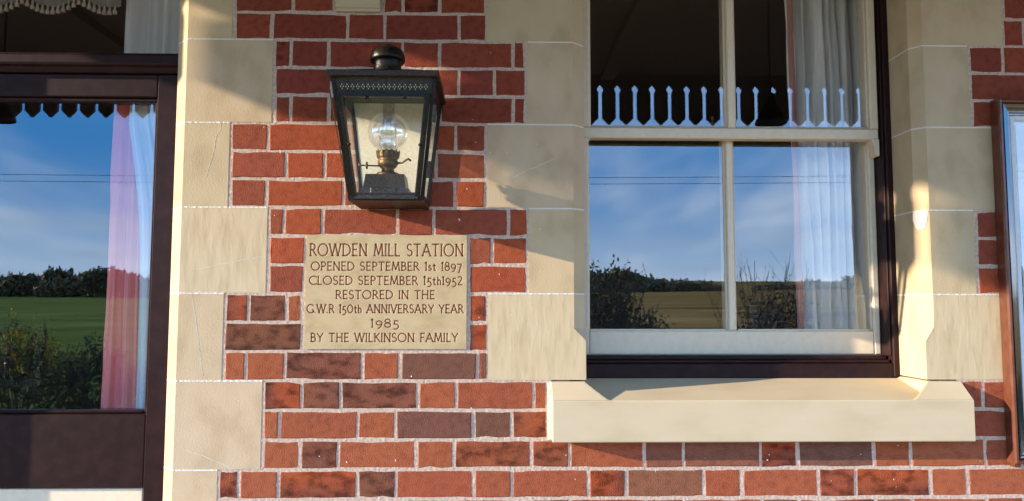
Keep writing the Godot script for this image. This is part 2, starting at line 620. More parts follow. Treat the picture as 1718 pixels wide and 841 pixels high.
func station() -> void:
	var b := thing("station_building", Vector3(0, 0, 0), "red brick station front with cream stone quoins, brown door and sash window", "building")
	# the solid wall behind the facing, with its two openings
	var st := new_st()
	var zb := -0.3
	var zf := -0.016
	box(st, Vector3(-6, 0, zb), Vector3(-1.87, 3.25, zf))
	box(st, Vector3(-0.92, 0, zb), Vector3(0.225, 3.25, zf))
	box(st, Vector3(-0.985, 0, zb), Vector3(-0.9205, 3.25, -0.1185))
	box(st, Vector3(0.2255, 0, zb), Vector3(0.2620, 3.25, -0.1605))
	box(st, Vector3(0.2625, 0, zb), Vector3(1.319, 1.19, zf - 0.001))
	box(st, Vector3(0.262, 2.95, zb), Vector3(1.318, 3.25, zf))
	box(st, Vector3(1.3195, 0, zb), Vector3(1.352, 3.25, -0.1605))
	box(st, Vector3(1.3525, 0, zb), Vector3(6, 3.25, zf))
	box(st, Vector3(-1.87, 2.95, zb), Vector3(-0.985, 3.25, zf))
	put("wall", done(st), M.mortar, b)
	put("mortar_bed", wavy_mortar(-0.83, 0.17, 0.9, 2.68, 0.005, 7), M.mortar, b)
	put("mortar_bed", wavy_mortar(0.17, 1.8, 0.9, 1.30, 0.006, 8), M.mortar, b)
	put("mortar_bed", wavy_mortar(1.40, 1.8, 1.30, 2.68, 0.006, 9), M.mortar, b)
	# brick courses, counted down from the joint over the door-side quoins
	lay_row(b, -3, [-0.8036, -0.6891, -0.457, -0.3428, -0.1143, -0.0277])
	lay_row(b, -2, [-0.8036, -0.6268, -0.5000])
	lay_row(b, -2, [-0.3480, -0.2879, -0.1737, -0.0316])
	lay_row(b, -1, [-0.8018, -0.6891, -0.4574, -0.3428, -0.1143, -0.0290])
	lay_row(b, 0, [-0.6785, -0.6287, -0.5142, -0.2878, -0.1743, 0.0537, 0.0905])
	lay_row(b, 1, [-0.6757, -0.5034, -0.3420, -0.2262, -0.1131, -0.0032, 0.0924])
	lay_row(b, 2, [-0.6735, -0.6248, -0.5108, -0.2840, -0.1697, 0.0539, 0.0924])
	lay_row(b, 3, [-0.8044, -0.6903, -0.4640, -0.3500, -0.1220, -0.0282])
	lay_row(b, 4, [-0.8019, -0.6352, -0.5201, -0.2960, -0.1813, -0.0297])
	lay_row(b, 5, [-0.8012, -0.6922, -0.4609, -0.3460, -0.1235, -0.0311])
	lay_row(b, 6, [-0.6829, -0.6365, -0.5220, -0.2959, -0.1861, 0.0398, 0.0978])
	lay_row(b, 7, [-0.6808, -0.5735])
	lay_row(b, 7, [-0.0809, -0.0106, 0.0976])
	lay_row(b, 8, [-0.6786, -0.5735])
	lay_row(b, 8, [-0.0805, 0.0976])
	lay_row(b, 9, [-0.8071, -0.7382, -0.6239, -0.5775])
	lay_row(b, 9, [-0.0800, -0.0226])
	lay_row(b, 10, [-0.8063, -0.5770])
	lay_row(b, 10, [-0.0800, -0.0223])
	lay_row(b, 11, [-0.8055, -0.7405, -0.6244, -0.3950, -0.2834, -0.0531, -0.0220])
	lay_row(b, 12, [-0.6856, -0.5732, -0.4588, -0.2292, -0.1158, 0.1155, 0.1570])
	lay_row(b, 13, [-0.6850, -0.6378, -0.4062, -0.2935, -0.0638, 0.0497, 0.1570])
	lay_row(b, 14, [-0.6845, -0.5746, -0.4626, -0.2326, -0.1207, 0.1100, 0.2226, 0.4479, 0.5640, 0.7961, 0.9086, 1.1397, 1.2520, 1.4774, 1.5900, 1.7])
	lay_row(b, 15, [-0.8108, -0.7508, -0.6371, -0.4051, -0.2913, -0.0612, 0.0509, 0.2791, 0.3917, 0.6233, 0.7377, 0.9691, 1.0807, 1.3083, 1.4207, 1.652])
	lay_row(b, 16, [-0.8090, -0.6900, -0.5760, -0.4626, -0.2326, -0.1207, 0.1100, 0.2226, 0.4479, 0.5640, 0.7961, 0.9086, 1.1397, 1.2520, 1.4774, 1.5900])
	lay_row(b, -3, [1.6000, 1.7140])
	lay_row(b, -2, [1.6000, 1.8])
	lay_row(b, -1, [1.5970, 1.6618, 1.78])
	lay_row(b, 0, [1.4850, 1.5918, 1.75])
	lay_row(b, 1, [1.4850, 1.7150])
	lay_row(b, 2, [1.4850, 1.5990, 1.7])
	lay_row(b, 6, [1.4815, 1.71])
	lay_row(b, 7, [1.4815, 1.595])
	lay_row(b, 8, [1.4800, 1.71])
	lay_row(b, 12, [1.4150, 1.4802, 1.5930])
	lay_row(b, 13, [1.4120, 1.5491, 1.66])

	# quoins by the door: chamfered towards the door
	var lc := -0.945
	var edges := [-0.8105, -0.6835, -0.8085, -0.6880, -0.8115, -0.6905, -0.8150, -0.69]
	var seam := 0.0022
	for i in 8:
		var k := i * 3 - 3
		var e: float = edges[i]
		var pl := PackedVector2Array([Vector2(lc, 0.0), Vector2(-0.9905, -0.0455), Vector2(-0.9905, -0.118), Vector2(e, -0.118), Vector2(e, 0.0)])
		quoin(b, [[cy(k + 3) + seam, pl], [cy(k) - seam, pl]], i == 3, [0.97, 0.96, 0.97, 1.03, 0.95, 0.95, 0.96, 0.97][i])
		put("stone_joint", box_mesh(Vector3(lc + 0.0005, cy(k) - seam, -0.02), Vector3(e, cy(k) + seam, 0.0006)), M.lime, b)
		joint_on_chamfer(b, Vector2(-0.9905, -0.0452), Vector2(lc, 0.0006), cy(k), seam)
	# quoins left of the window, chamfered towards it
	edges = [-0.0270, 0.0975, -0.0255, 0.1020, -0.0205]
	for i in 5:
		var k := i * 3 - 3
		var e: float = edges[i]
		var xf := 0.2385
		var xi := 0.2745
		var pl := PackedVector2Array([Vector2(e, 0.0), Vector2(e, -0.16), Vector2(xi, -0.16), Vector2(xi, -0.034), Vector2(xf, 0.0)])
		var sq := PackedVector2Array([Vector2(e, 0.0), Vector2(e, -0.16), Vector2(xi, -0.16), Vector2(xi, -0.001), Vector2(xi - 0.001, 0.0)])
		if i == 4:
			quoin(b, [[cy(k + 3) + seam, sq], [1.4935, sq], [1.529, pl], [cy(k) - seam, pl]], true, 1.0)
		else:
			quoin(b, [[cy(k + 3) + seam, pl], [cy(k) - seam, pl]], false, [0.97, 0.97, 0.97, 0.97][i])
		if i > 0:
			put("stone_joint", box_mesh(Vector3(e, cy(k) - seam, -0.03), Vector3(xf - 0.001, cy(k) + seam, 0.0007)), M.lime, b)
			joint_on_chamfer(b, Vector2(xf, 0.0007), Vector2(xi, -0.0333), cy(k), seam)
	# quoins right of the window
	edges = [1.592, 1.4785, 1.60, 1.4745, 1.60]
	for i in 5:
		var k := i * 3 - 3
		var e: float = edges[i]
		var xf := 1.338
		var xi := 1.309
		var pl := PackedVector2Array([Vector2(xf, 0.0), Vector2(xi, -0.032), Vector2(xi, -0.16), Vector2(e, -0.16), Vector2(e, 0.0)])
		var sq := PackedVector2Array([Vector2(xi + 0.001, 0.0), Vector2(xi, -0.001), Vector2(xi, -0.16), Vector2(e, -0.16), Vector2(e, 0.0)])
		if i == 4:
			quoin(b, [[cy(k + 3) + seam, sq], [1.4915, sq], [1.5365, pl], [cy(k) - seam, pl]], true, 1.0)
		else:
			quoin(b, [[cy(k + 3) + seam, pl], [cy(k) - seam, pl]], false, 0.96)
		if i > 0:
			put("stone_joint", box_mesh(Vector3(xf - 0.004, cy(k) - seam, -0.03), Vector3(e, cy(k) + seam, 0.0007)), M.lime, b)
			joint_on_chamfer(b, Vector2(xi, -0.0313), Vector2(xf, 0.0007), cy(k), seam)
			put("stone_joint", box_mesh(Vector3(xi - 0.0006, cy(k) - seam, -0.16), Vector3(xi + 0.02, cy(k) + seam, -0.0335)), M.lime, b)
	# pale mortar repair under the second joint, calcite veins in the stones
	var rp := PackedVector2Array([Vector2(0.004, 0), Vector2(0.02, -0.002), Vector2(0.029, 0.01), Vector2(0.034, 0.034), Vector2(0.036, 0.058), Vector2(-0.006, 0.058), Vector2(-0.008, 0.03), Vector2(-0.003, 0.014)])
	var rst := new_st()
	prism(rst, rp, Vector3(1.3125, 1.835, -0.031), Vector3(0.7, 0, 0.75).normalized(), Vector3.UP, 0.004)
	put("mortar_repair", done(rst), M.repair, b)
	for v in [[Vector2(-0.835, 2.150), Vector2(-0.875, 1.985)], [Vector2(-0.92, 1.70), Vector2(-0.70, 1.745)], [Vector2(-0.905, 1.63), Vector2(-0.865, 1.39)], [Vector2(-0.94, 1.19), Vector2(-0.76, 1.115)], [Vector2(0.04, 1.985), Vector2(0.19, 2.05)], [Vector2(1.0, 1.21), Vector2(1.12, 1.30)]]:
		if v[0].x > 0.9: continue
		put("vein", strip(wobble(v[0], v[1], 9, 0.0030), 0.0010, 0.0004), M.lime, b)
	# splashes of lime on the brick faces
	var fst := new_st()
	for i in 60:
		var p := Vector2(rng.randf_range(-0.78, 0.15), rng.randf_range(1.02, 2.45)) if i < 42 else Vector2(rng.randf_range(0.2, 1.6), rng.randf_range(1.02, 1.19))
		if p.x > -0.585 and p.x < -0.07 and p.y > 1.45 and p.y < 1.83: continue
		var r := rng.randf_range(0.0008, 0.0026)
		var lng := rng.randf_range(1.0, 3.5) if rng.randf() < 0.3 else 1.0
		var a := rng.randf_range(-0.5, 0.5)
		var ux := Vector3(cos(a), sin(a), 0) * r * rng.randf_range(0.5, 1.0)
		var uy := Vector3(-sin(a), cos(a), 0) * r * lng
		var o := Vector3(p.x, p.y, 0.0021)
		quad(fst, o - ux - uy * 0.6, o + ux * 0.8 - uy, o + ux + uy * 0.7, o - ux * 0.7 + uy)
	put("lime_fleck", done(fst), M.lime, b, "stuff")
	# corbel block at the head of the picture
	var cst := new_st()
	var cp := PackedVector2Array([Vector2(-0.02, 2.506), Vector2(0.012, 2.500), Vector2(0.016, 2.506), Vector2(0.012, 2.512), Vector2(0.02, 2.520), Vector2(0.03, 2.60), Vector2(-0.02, 2.60)])
	prism(cst, cp, Vector3(-0.3565, 0, 0), Vector3.BACK, Vector3.UP, 0.0)
	cst = new_st()
	var ra := []
	var rb := []
	for p in cp:
		ra.append(Vector3(-0.3565, p.y, p.x))
		rb.append(Vector3(-0.4915, p.y, p.x))
	ra.reverse()
	rb.reverse()
	loft(cst, [ra, rb])
	put("corbel", done(cst), M.sill, b)
	sill(b)
	sash_window(b)
	door(b)

func sill(b: Node3D) -> void:
	var st := new_st(false)
	var x0 := 0.1695
	var x1 := 1.412
	var zf := 0.060
	var nx := 180
	var nz := 34
	var top := func(x: float, z: float) -> float:
		var mid := 1.3215 + (zf - z) / 0.205 * 0.0435
		var stool := minf(1.3715, 1.3215 + (zf - z) / zf * 0.050)
		var xl := 0.2745 + maxf(z, 0.0) * 1.05
		var xr := 1.309 - maxf(z, 0.0) * 1.25
		var d := minf(x - xl, xr - x)
		var k := clampf(1.0 - d / 0.012, 0.0, 1.0)
		return lerpf(mid, stool, k * k)
	var g := []
	for j in nz + 1:
		var z := lerpf(-0.15, zf - 0.002, pow(float(j) / nz, 0.75))
		var row := []
		for i in nx + 1:
			var t := float(i) / nx
			var x: float
			if t < 0.3: x = lerpf(x0, 0.36, t / 0.3)
			elif t < 0.7: x = lerpf(0.36, 1.2, (t - 0.3) / 0.4)
			else: x = lerpf(1.2, x1, (t - 0.7) / 0.3)
			row.append(Vector3(x, top.call(x, z), z))
		g.append(row)
	for j in nz:
		for i in nx:
			quad(st, g[j + 1][i], g[j + 1][i + 1], g[j][i + 1], g[j][i])
	st.set_smooth_group(-1)
	# rounded nose, front, underside and ends
	var prof := [Vector2(zf - 0.002, 1.3226), Vector2(zf, 1.3195), Vector2(zf, 1.2045), Vector2(zf - 0.003, 1.2015), Vector2(-0.015, 1.2015)]
	for i in prof.size() - 1:
		var a: Vector2 = prof[i]
		var c: Vector2 = prof[i + 1]
		quad(st, Vector3(x0, c.y, c.x), Vector3(x1, c.y, c.x), Vector3(x1, a.y, a.x), Vector3(x0, a.y, a.x))
	for s in [x0, x1]:
		var pts := [Vector3(s, 1.2015, -0.15), Vector3(s, 1.2015, zf - 0.003), Vector3(s, 1.2045, zf), Vector3(s, 1.3195, zf), Vector3(s, 1.3226, zf - 0.002), Vector3(s, 1.3715, 0.0), Vector3(s, 1.3715, -0.15)]
		if s == x0: pts.reverse()
		for i in range(1, pts.size() - 1):
			tri(st, pts[0], pts[i + 1], pts[i])
	put("window_sill", done(st), M.sill, b)
	put("stone_joint", box_mesh(Vector3(0.1575, 1.2, -0.02), Vector3(0.1695, 1.3715, 0.001)), M.lime, b)

# ---------------------------------------------------------------- the sash window
func sash_window(b: Node3D) -> void:
	var w := sub("sash_window", b)
	tag(w, "tall sash window with cream sashes in a dark brown box frame")
	var br: Material = M.brown_paint
	var cr: Material = M.cream_paint
	# box frame
	put("box_frame", box_mesh(Vector3(0.2625, 1.37, -0.27), Vector3(0.2855, 2.95, -0.147), 0.003), br, w)
	put("box_frame", box_mesh(Vector3(1.2895, 1.37, -0.27), Vector3(1.3185, 2.95, -0.147), 0.003), br, w)
	put("box_frame", box_mesh(Vector3(1.2835, 1.437, -0.27), Vector3(1.2893, 2.95, -0.158), 0.002), br, w)
	put("box_frame", box_mesh(Vector3(0.2625, 2.90, -0.27), Vector3(1.3185, 2.95, -0.149), 0.003), br, w)
	put("bottom_rail", box_mesh(Vector3(0.2857, 1.3655, -0.27), Vector3(1.2893, 1.413, -0.149), 0.003), br, w)
	put("bottom_rail", box_mesh(Vector3(0.2857, 1.4132, -0.27), Vector3(1.2833, 1.424, -0.158), 0.003), br, w)
	put("bottom_rail", box_mesh(Vector3(0.2857, 1.4242, -0.27), Vector3(1.2833, 1.4365, -0.178), 0.002), br, w)
	# outer, upper sash
	var zo := -0.165
	var us := func(x0: float, y0: float, x1: float, y1: float, z: float, called: String) -> void:
		put(called, box_mesh(Vector3(x0, y0, z - 0.04), Vector3(x1, y1, z), 0.004), cr, w)
	us.call(0.2857, 2.1885, 0.3115, 2.90, zo, "stile")
	us.call(1.2500, 2.1885, 1.2775, 2.90, zo, "stile")
	us.call(0.2857, 2.152, 1.2775, 2.188, zo - 0.002, "meeting_rail")
	us.call(0.7725, 2.1885, 0.7995, 2.90, zo - 0.004, "glazing_bar")
	us.call(0.7660, 2.1890, 0.8060, 2.90, zo - 0.018, "glazing_bar")
	for q in [[0.3117, 0.3165, "putty"], [1.2450, 1.2498, "putty"]]:
		us.call(q[0], 2.1890, q[1], 2.90, zo - 0.012, q[2])
	us.call(0.3167, 2.1890, 0.7658, 2.1965, zo - 0.012, "putty")
	us.call(0.8062, 2.1890, 1.2448, 2.1965, zo - 0.012, "putty")
	# horns under the outer stiles
	for hx in [[0.2857, 0.3085], [1.2545, 1.2775]]:
		var hst := new_st()
		var s := 1.0 if hx[0] > 0.8 else -1.0
		var ox: float = hx[1] if s > 0 else hx[0]
		var out := PackedVector2Array([Vector2(0, 0), Vector2(0, -0.054), Vector2(-0.006, -0.057), Vector2(-0.012, -0.050), Vector2(-0.0155, -0.036), Vector2(-0.0165, -0.022), Vector2(-0.021, -0.012), Vector2(-0.024, -0.010), Vector2(-0.024, 0)])
		var pp := PackedVector2Array()
		for p in out: pp.append(Vector2(ox + s * p.x, 2.1518 + p.y))
		if s > 0: pp.reverse()
		prism(hst, pp, Vector3(0, 0, zo - 0.04), Vector3.RIGHT, Vector3.UP, 0.038)
		put("sash_horn", done(hst), cr, w)
	# inner, lower sash
	var zi := -0.21
	us.call(0.2857, 1.437, 0.3105, 2.187, zi, "stile")
	us.call(1.2610, 1.437, 1.2833, 2.187, zi, "stile")
	us.call(0.3107, 1.437, 1.2608, 1.5165, zi - 0.0005, "bottom_rail")
	us.call(0.3107, 2.163, 1.2608, 2.187, zi - 0.0005, "meeting_rail")
	us.call(0.7765, 1.5167, 0.8015, 2.1628, zi - 0.004, "glazing_bar")
	us.call(0.7705, 1.5170, 0.8075, 2.1626, zi - 0.016, "glazing_bar")
	us.call(0.3107, 1.5170, 0.3140, 2.1626, zi - 0.012, "putty")
	us.call(1.2575, 1.5170, 1.2608, 2.1626, zi - 0.012, "putty")
	us.call(0.3142, 1.5170, 0.7703, 1.5205, zi - 0.012, "putty")
	us.call(0.8077, 1.5170, 1.2573, 1.5205, zi - 0.012, "putty")
	# panes
	for p in [[0.305, 0.785, 2.18, 2.91, -0.190], [0.787, 1.26, 2.18, 2.91, -0.190], [0.305, 0.788, 1.51, 2.175, -0.233], [0.790, 1.27, 1.51, 2.175, -0.233]]:
		var st := new_st()
		quad(st, Vector3(p[0], p[2], p[4]), Vector3(p[1], p[2], p[4]), Vector3(p[1], p[3], p[4]), Vector3(p[0], p[3], p[4]))
		put("pane", done(st), M.glass, w)
	# brass sash fastener on the meeting rail
	var fs := new_st(false)
	lathe(fs, Vector3(0.735, 2.187, -0.222), [Vector2(0.013, 0), Vector2(0.013, 0.006), Vector2(0.006, 0.010), Vector2(0.005, 0.018), Vector2(0.010, 0.023), Vector2(0.0105, 0.030), Vector2(0.006, 0.036), Vector2(0.0045, 0.042), Vector2(0.008, 0.047), Vector2(0.007, 0.053), Vector2(0.0, 0.056)], 14)
	put("sash_fastener", done(fs), M.brass, w)

# ---------------------------------------------------------------- the glazed door
func door(b: Node3D) -> void:
	var d := sub("door", b)
	tag(d, "dark brown glazed door under a transom light")
	var br: Material = M.brown_paint
	var x0 := -1.83
	var xg := -1.0905
	var xs := -0.986
	var z := -0.112
	put("stile", box_mesh(Vector3(xg + 0.009, 0.02, -0.19), Vector3(xs, 2.335, z), 0.003), br, d)
	put("stile", box_mesh(Vector3(x0, 0.02, -0.19), Vector3(x0 + 0.08, 2.335, z), 0.003), br, d)
	put("top_rail", box_mesh(Vector3(x0 + 0.081, 2.262, -0.19), Vector3(xg + 0.008, 2.335, z - 0.001), 0.003), br, d)
	# glazing bead round the glass
	for q in [[-1.75, 2.247, xg + 0.008, 2.2615], [xg - 0.001, 1.262, xg + 0.008, 2.2465], [-1.75, 1.262, xg - 0.0015, 1.272]]:
		put("bead", box_mesh(Vector3(q[0], q[1], -0.16), Vector3(q[2], q[3], z - 0.010), 0.004), br, d)
	put("bottom_rail", box_mesh(Vector3(x0 + 0.081, 1.036, -0.19), Vector3(xg + 0.008, 1.2615, z - 0.0015), 0.003), br, d)
	put("lower_panel", box_mesh(Vector3(x0 + 0.081, 0.5, -0.19), Vector3(xg + 0.004, 1.035, z - 0.014), 0.004), M.cream_paint, d)
	# transom: a moulded bar over the door
	var tst := new_st()
	var prof := [Vector2(-0.19, 2.337), Vector2(-0.100, 2.337), Vector2(-0.096, 2.345), Vector2(-0.092, 2.352), Vector2(-0.080, 2.356), Vector2(-0.076, 2.362), Vector2(-0.076, 2.385), Vector2(-0.082, 2.394), Vector2(-0.12, 2.402), Vector2(-0.19, 2.402)]
	var ra := []
	var rb := []
	for p in prof:
		ra.append(Vector3(-1.0, p.y, p.x))
		rb.append(Vector3(x0, p.y, p.x))
	ra.reverse()
	rb.reverse()
	loft(tst, [ra, rb])
	put("transom", done(tst), br, d)
	put("stile", box_mesh(Vector3(-1.0, 2.403, -0.19), Vector3(xs, 2.95, -0.125), 0.003), br, d)
	for p in [[-1.76, xg + 0.002, 1.265, 2.255, -0.137], [x0, -0.995, 2.39, 2.95, -0.15]]:
		var st := new_st()
		quad(st, Vector3(p[0], p[2], p[4]), Vector3(p[1], p[2], p[4]), Vector3(p[1], p[3], p[4]), Vector3(p[0], p[3], p[4]))
		put("pane", done(st), M.glass, d)

# ---------------------------------------------------------------- platform canopy, seen in the glass; its end throws the upper shade
func valance_outline() -> PackedVector2Array:
	var h := 0.0618
	var right := [Vector2(0.003, 0.001), Vector2(h - 0.0128, 0.047), Vector2(h - 0.0128, 0.232), Vector2(h - 0.025, 0.262), Vector2(h, 0.292), Vector2(h, 0.37)]
	var p := PackedVector2Array()
	for v in right: p.append(v)
	for i in right.size(): p.append(Vector2(-right[right.size() - 1 - i].x, right[right.size() - 1 - i].y))
	return p

func canopy() -> void:
	var c := thing("platform_canopy", Vector3(0, 3.2, 0), "dark timber platform canopy edged with pointed valance boards, mirrored in the window glass", "canopy")
	put("roof", box_mesh(Vector3(-3.6, 3.262, -0.3), Vector3(5.0, 3.32, 2.66)), M.canopy, c)
	for x in [-2.4, -0.8, 0.8, 2.4, 4.0]:
		put("beam", box_mesh(Vector3(x - 0.05, 3.21, 0.02), Vector3(x + 0.05, 3.2615, 2.57)), M.canopy, c)
	put("fascia", box_mesh(Vector3(-3.6, 3.21, 2.62), Vector3(5.0, 3.2615, 2.66)), M.canopy, c)
	var out := valance_outline()
	var st := new_st()
	prism(st, out, Vector3.ZERO, Vector3.RIGHT, Vector3.UP, 0.022)
	var front := done(st)
	var off := Vector3(0, 2.893, 2.595)
	for i in 54:
		var o := put("valance_board", front, M.valance, c)
		o.position += off + Vector3(-3.462 + i * 0.1258, 0, 0)
	st = new_st()
	var wide := PackedVector2Array()
	for p in out: wide.append(Vector2(p.x * 1.31, p.y))
	prism(st, wide, Vector3.ZERO, Vector3.FORWARD, Vector3.UP, 0.022)
	var side := done(st)
	for i in 15:
		var o := put("valance_board", side, M.valance, c)
		o.position += Vector3(-3.56, 2.893, 0.152 + i * 0.165)
	# two bell shaped pendant lamps under it
	for q in [[Vector3(1.455, 2.555, 1.2), "dark bell shaped pendant lamp mirrored in the window's right hand upper pane"], [Vector3(-2.50, 2.52, 1.2), "dark bell shaped pendant lamp mirrored in the top corner of the door glass"]]:
		var at: Vector3 = q[0]
		var t := thing("pendant_lamp", at, q[1], "lamp", "lamps hung under the canopy")
		var s := new_st(false)
		lathe(s, at, [Vector2(0.078, 0.0), Vector2(0.083, 0.004), Vector2(0.078, 0.02), Vector2(0.062, 0.045), Vector2(0.048, 0.075), Vector2(0.036, 0.100), Vector2(0.026, 0.110), Vector2(0.024, 0.160), Vector2(0.012, 0.168), Vector2(0.0, 0.17)], 24)
		put("shade", done(s), M.iron, t)
		s = new_st()
		tube(s, [at + Vector3(0, 0.168, 0), Vector3(at.x, 3.2615, at.z)], 0.006, 6)
		put("rod", done(s), M.iron, t)

# ---------------------------------------------------------------- the room behind the glass
func room() -> void:
	var z0 := -0.3
	var z1 := -4.2
	var r := [["floor", Vector3(-5, 0.0, z1), Vector3(5, 0.1, z0), M.room_floor], ["ceiling", Vector3(-5, 3.15, z1), Vector3(5, 3.25, z0 - 0.001), M.room], ["back_wall", Vector3(-5, 0.1, z1 - 0.1), Vector3(5, 3.15, z1), M.room], ["side_wall", Vector3(-5.1, 0.0, z1), Vector3(-5, 3.25, z0), M.room], ["side_wall", Vector3(5, 0.0, z1), Vector3(5.1, 3.25, z0), M.room], ["partition_wall", Vector3(-0.4, 0.1, z1), Vector3(-0.3, 3.15, z0 - 0.001), M.room]]
	for q in r:
		tag(put(q[0], box_mesh(q[1], q[2]), q[3]), "dim brown room behind the window and door", "", "", "structure")
	# dark chair back beyond the window
	var at := Vector3(1.19, 0.1, -0.62)
	var t := thing("chair", at, "dark chair standing behind the window beside the curtain's foot", "chair")
	for s in [-1, 1]:
		put("leg", box_mesh(at + Vector3(-0.02 + s * 0.19, 0, -0.02), at + Vector3(0.02 + s * 0.19, 1.5, 0.02), 0.004), M.chair, t)
		put("leg", box_mesh(at + Vector3(-0.02 + s * 0.19, 0, -0.44), at + Vector3(0.02 + s * 0.19, 0.45, -0.40), 0.004), M.chair, t)
	put("seat", box_mesh(at + Vector3(-0.22, 0.451, -0.46), at + Vector3(0.22, 0.49, -0.021), 0.006), M.chair, t)
	for y in [1.40, 1.2, 0.95]:
		put("back_rail", box_mesh(at + Vector3(-0.169, y, -0.012), at + Vector3(0.169, y + 0.07, 0.012), 0.004), M.chair, t)
	# framed picture standing behind the door
	at = Vector3(-1.815, 1.30, -0.55)
	t = thing("picture_frame", at, "dark empty picture frame seen through the lower door glass", "picture frame")
	for q in [[0, 0, 0.155, 0.03], [0, 0.205, 0.155, 0.225], [0, 0.031, 0.03, 0.204], [0.13, 0.031, 0.155, 0.204]]:
		put("frame", box_mesh(at + Vector3(q[0], q[1], 0), at + Vector3(q[2], q[3], 0.025), 0.003), M.chair, t)

# ---------------------------------------------------------------- carved plaque
func arc(cx: float, cy_: float, rx: float, ry: float, a0: float, a1: float) -> Array:
	var n := maxi(4, int(absf(a1 - a0) / 22.0))
	var r := []
	for i in n + 1:
		var a := deg_to_rad(lerpf(a0, a1, float(i) / n))
		r.append(Vector2(cx + rx * cos(a), cy_ + ry * sin(a)))
	return r

func ln(c: Array) -> Array:
	var r := []
	for i in range(0, c.size(), 2): r.append(Vector2(c[i], c[i + 1]))
	return r

func glyphs() -> Dictionary:
	var g := {}
	g["A"] = [0.76, [ln([0.0, 0, 0.38, 1]), ln([0.38, 1, 0.76, 0]), ln([0.14, 0.34, 0.62, 0.34])]]
	g["B"] = [0.54, [ln([0.07, 0, 0.07, 1]), ln([0.07, 1, 0.26, 1]) + arc(0.26, 0.765, 0.2, 0.235, 90, -90) + ln([0.07, 0.53]), ln([0.07, 0.53, 0.28, 0.53]) + arc(0.28, 0.265, 0.25, 0.265, 90, -90) + ln([0.07, 0])]]
	g["C"] = [0.74, [arc(0.5, 0.5, 0.48, 0.51, 50, 310)]]
	g["D"] = [0.74, [ln([0.07, 0, 0.07, 1]), ln([0.07, 1, 0.24, 1]) + arc(0.24, 0.5, 0.48, 0.5, 90, -90) + ln([0.07, 0])]]
	g["E"] = [0.5, [ln([0.07, 0, 0.07, 1]), ln([0.07, 1, 0.48, 1]), ln([0.07, 0.52, 0.42, 0.52]), ln([0.07, 0, 0.5, 0])]]
	g["F"] = [0.48, [ln([0.07, 0, 0.07, 1]), ln([0.07, 1, 0.48, 1]), ln([0.07, 0.52, 0.40, 0.52])]]
	g["G"] = [0.8, [arc(0.5, 0.5, 0.48, 0.51, 50, 322), ln([0.78, 0.02, 0.78, 0.42])]]
	g["H"] = [0.7, [ln([0.07, 0, 0.07, 1]), ln([0.63, 0, 0.63, 1]), ln([0.07, 0.52, 0.63, 0.52])]]
	g["I"] = [0.14, [ln([0.07, 0, 0.07, 1])]]
	g["K"] = [0.6, [ln([0.07, 0, 0.07, 1]), ln([0.56, 1, 0.08, 0.48]), ln([0.2, 0.6, 0.62, 0])]]
	g["L"] = [0.46, [ln([0.07, 0, 0.07, 1]), ln([0.07, 0, 0.48, 0])]]
	g["M"] = [0.86, [ln([0.04, 0, 0.14, 1]), ln([0.14, 1, 0.43, 0.1]), ln([0.43, 0.1, 0.72, 1]), ln([0.72, 1, 0.82, 0])]]
	g["N"] = [0.72, [ln([0.07, 0, 0.07, 1]), ln([0.07, 1, 0.65, 0]), ln([0.65, 0, 0.65, 1])]]
	g["O"] = [0.92, [arc(0.46, 0.5, 0.45, 0.51, 90, 450)]]
	g["P"] = [0.52, [ln([0.07, 0, 0.07, 1]), ln([0.07, 1, 0.26, 1]) + arc(0.26, 0.73, 0.24, 0.27, 90, -90) + ln([0.07, 0.46])]]
	g["R"] = [0.6, [ln([0.07, 0, 0.07, 1]), ln([0.07, 1, 0.26, 1]) + arc(0.26, 0.75, 0.22, 0.25, 90, -90) + ln([0.07, 0.5]), ln([0.26, 0.5, 0.62, 0])]]
	g["S"] = [0.5, [arc(0.26, 0.755, 0.21, 0.25, 40, 270) + arc(0.26, 0.255, 0.23, 0.25, 90, -140)]]
	g["T"] = [0.64, [ln([0.32, 0, 0.32, 1]), ln([0.0, 1, 0.64, 1])]]
	g["V"] = [0.7, [ln([0.0, 1, 0.35, 0]), ln([0.35, 0, 0.7, 1])]]
	g["W"] = [1.06, [ln([0.0, 1, 0.27, 0]), ln([0.27, 0, 0.53, 1]), ln([0.53, 1, 0.79, 0]), ln([0.79, 0, 1.06, 1])]]
	g["Y"] = [0.64, [ln([0.0, 1, 0.32, 0.48]), ln([0.64, 1, 0.32, 0.48]), ln([0.32, 0.48, 0.32, 0])]]
	g["1"] = [0.2, [ln([0.1, 0, 0.1, 1]), ln([0.0, 0.88, 0.1, 1])]]
	g["8"] = [0.5, [arc(0.25, 0.755, 0.19, 0.24, 270, -90), arc(0.25, 0.255, 0.235, 0.26, 90, 450)]]
	g["9"] = [0.52, [arc(0.26, 0.52, 0.23, 0.25, 0, 360), arc(0.02, 0.52, 0.47, 0.72, 0, -70)]]
	g["7"] = [0.46, [ln([0.02, 0.76, 0.46, 0.76]), ln([0.46, 0.76, 0.18, -0.24])]]
	g["5"] = [0.46, [ln([0.12, 0.78, 0.42, 0.78]), ln([0.14, 0.78, 0.09, 0.36]), arc(0.16, 0.08, 0.28, 0.32, 110, -110)]]
	g["2"] = [0.5, [arc(0.24, 0.76, 0.2, 0.24, 150, -20) + ln([0.03, 0]), ln([0.03, 0, 0.5, 0])]]
	g["0"] = [0.66, [arc(0.33, 0.48, 0.31, 0.49, 90, 450)]]
	g["s"] = [0.32, [arc(0.16, 0.46, 0.12, 0.15, 40, 270) + arc(0.16, 0.16, 0.14, 0.15, 90, -140)]]
	g["t"] = [0.3, [ln([0.14, 0.8, 0.14, 0.1]) + ln([0.2, 0.0, 0.28, 0.04]), ln([0.02, 0.6, 0.28, 0.6])]]
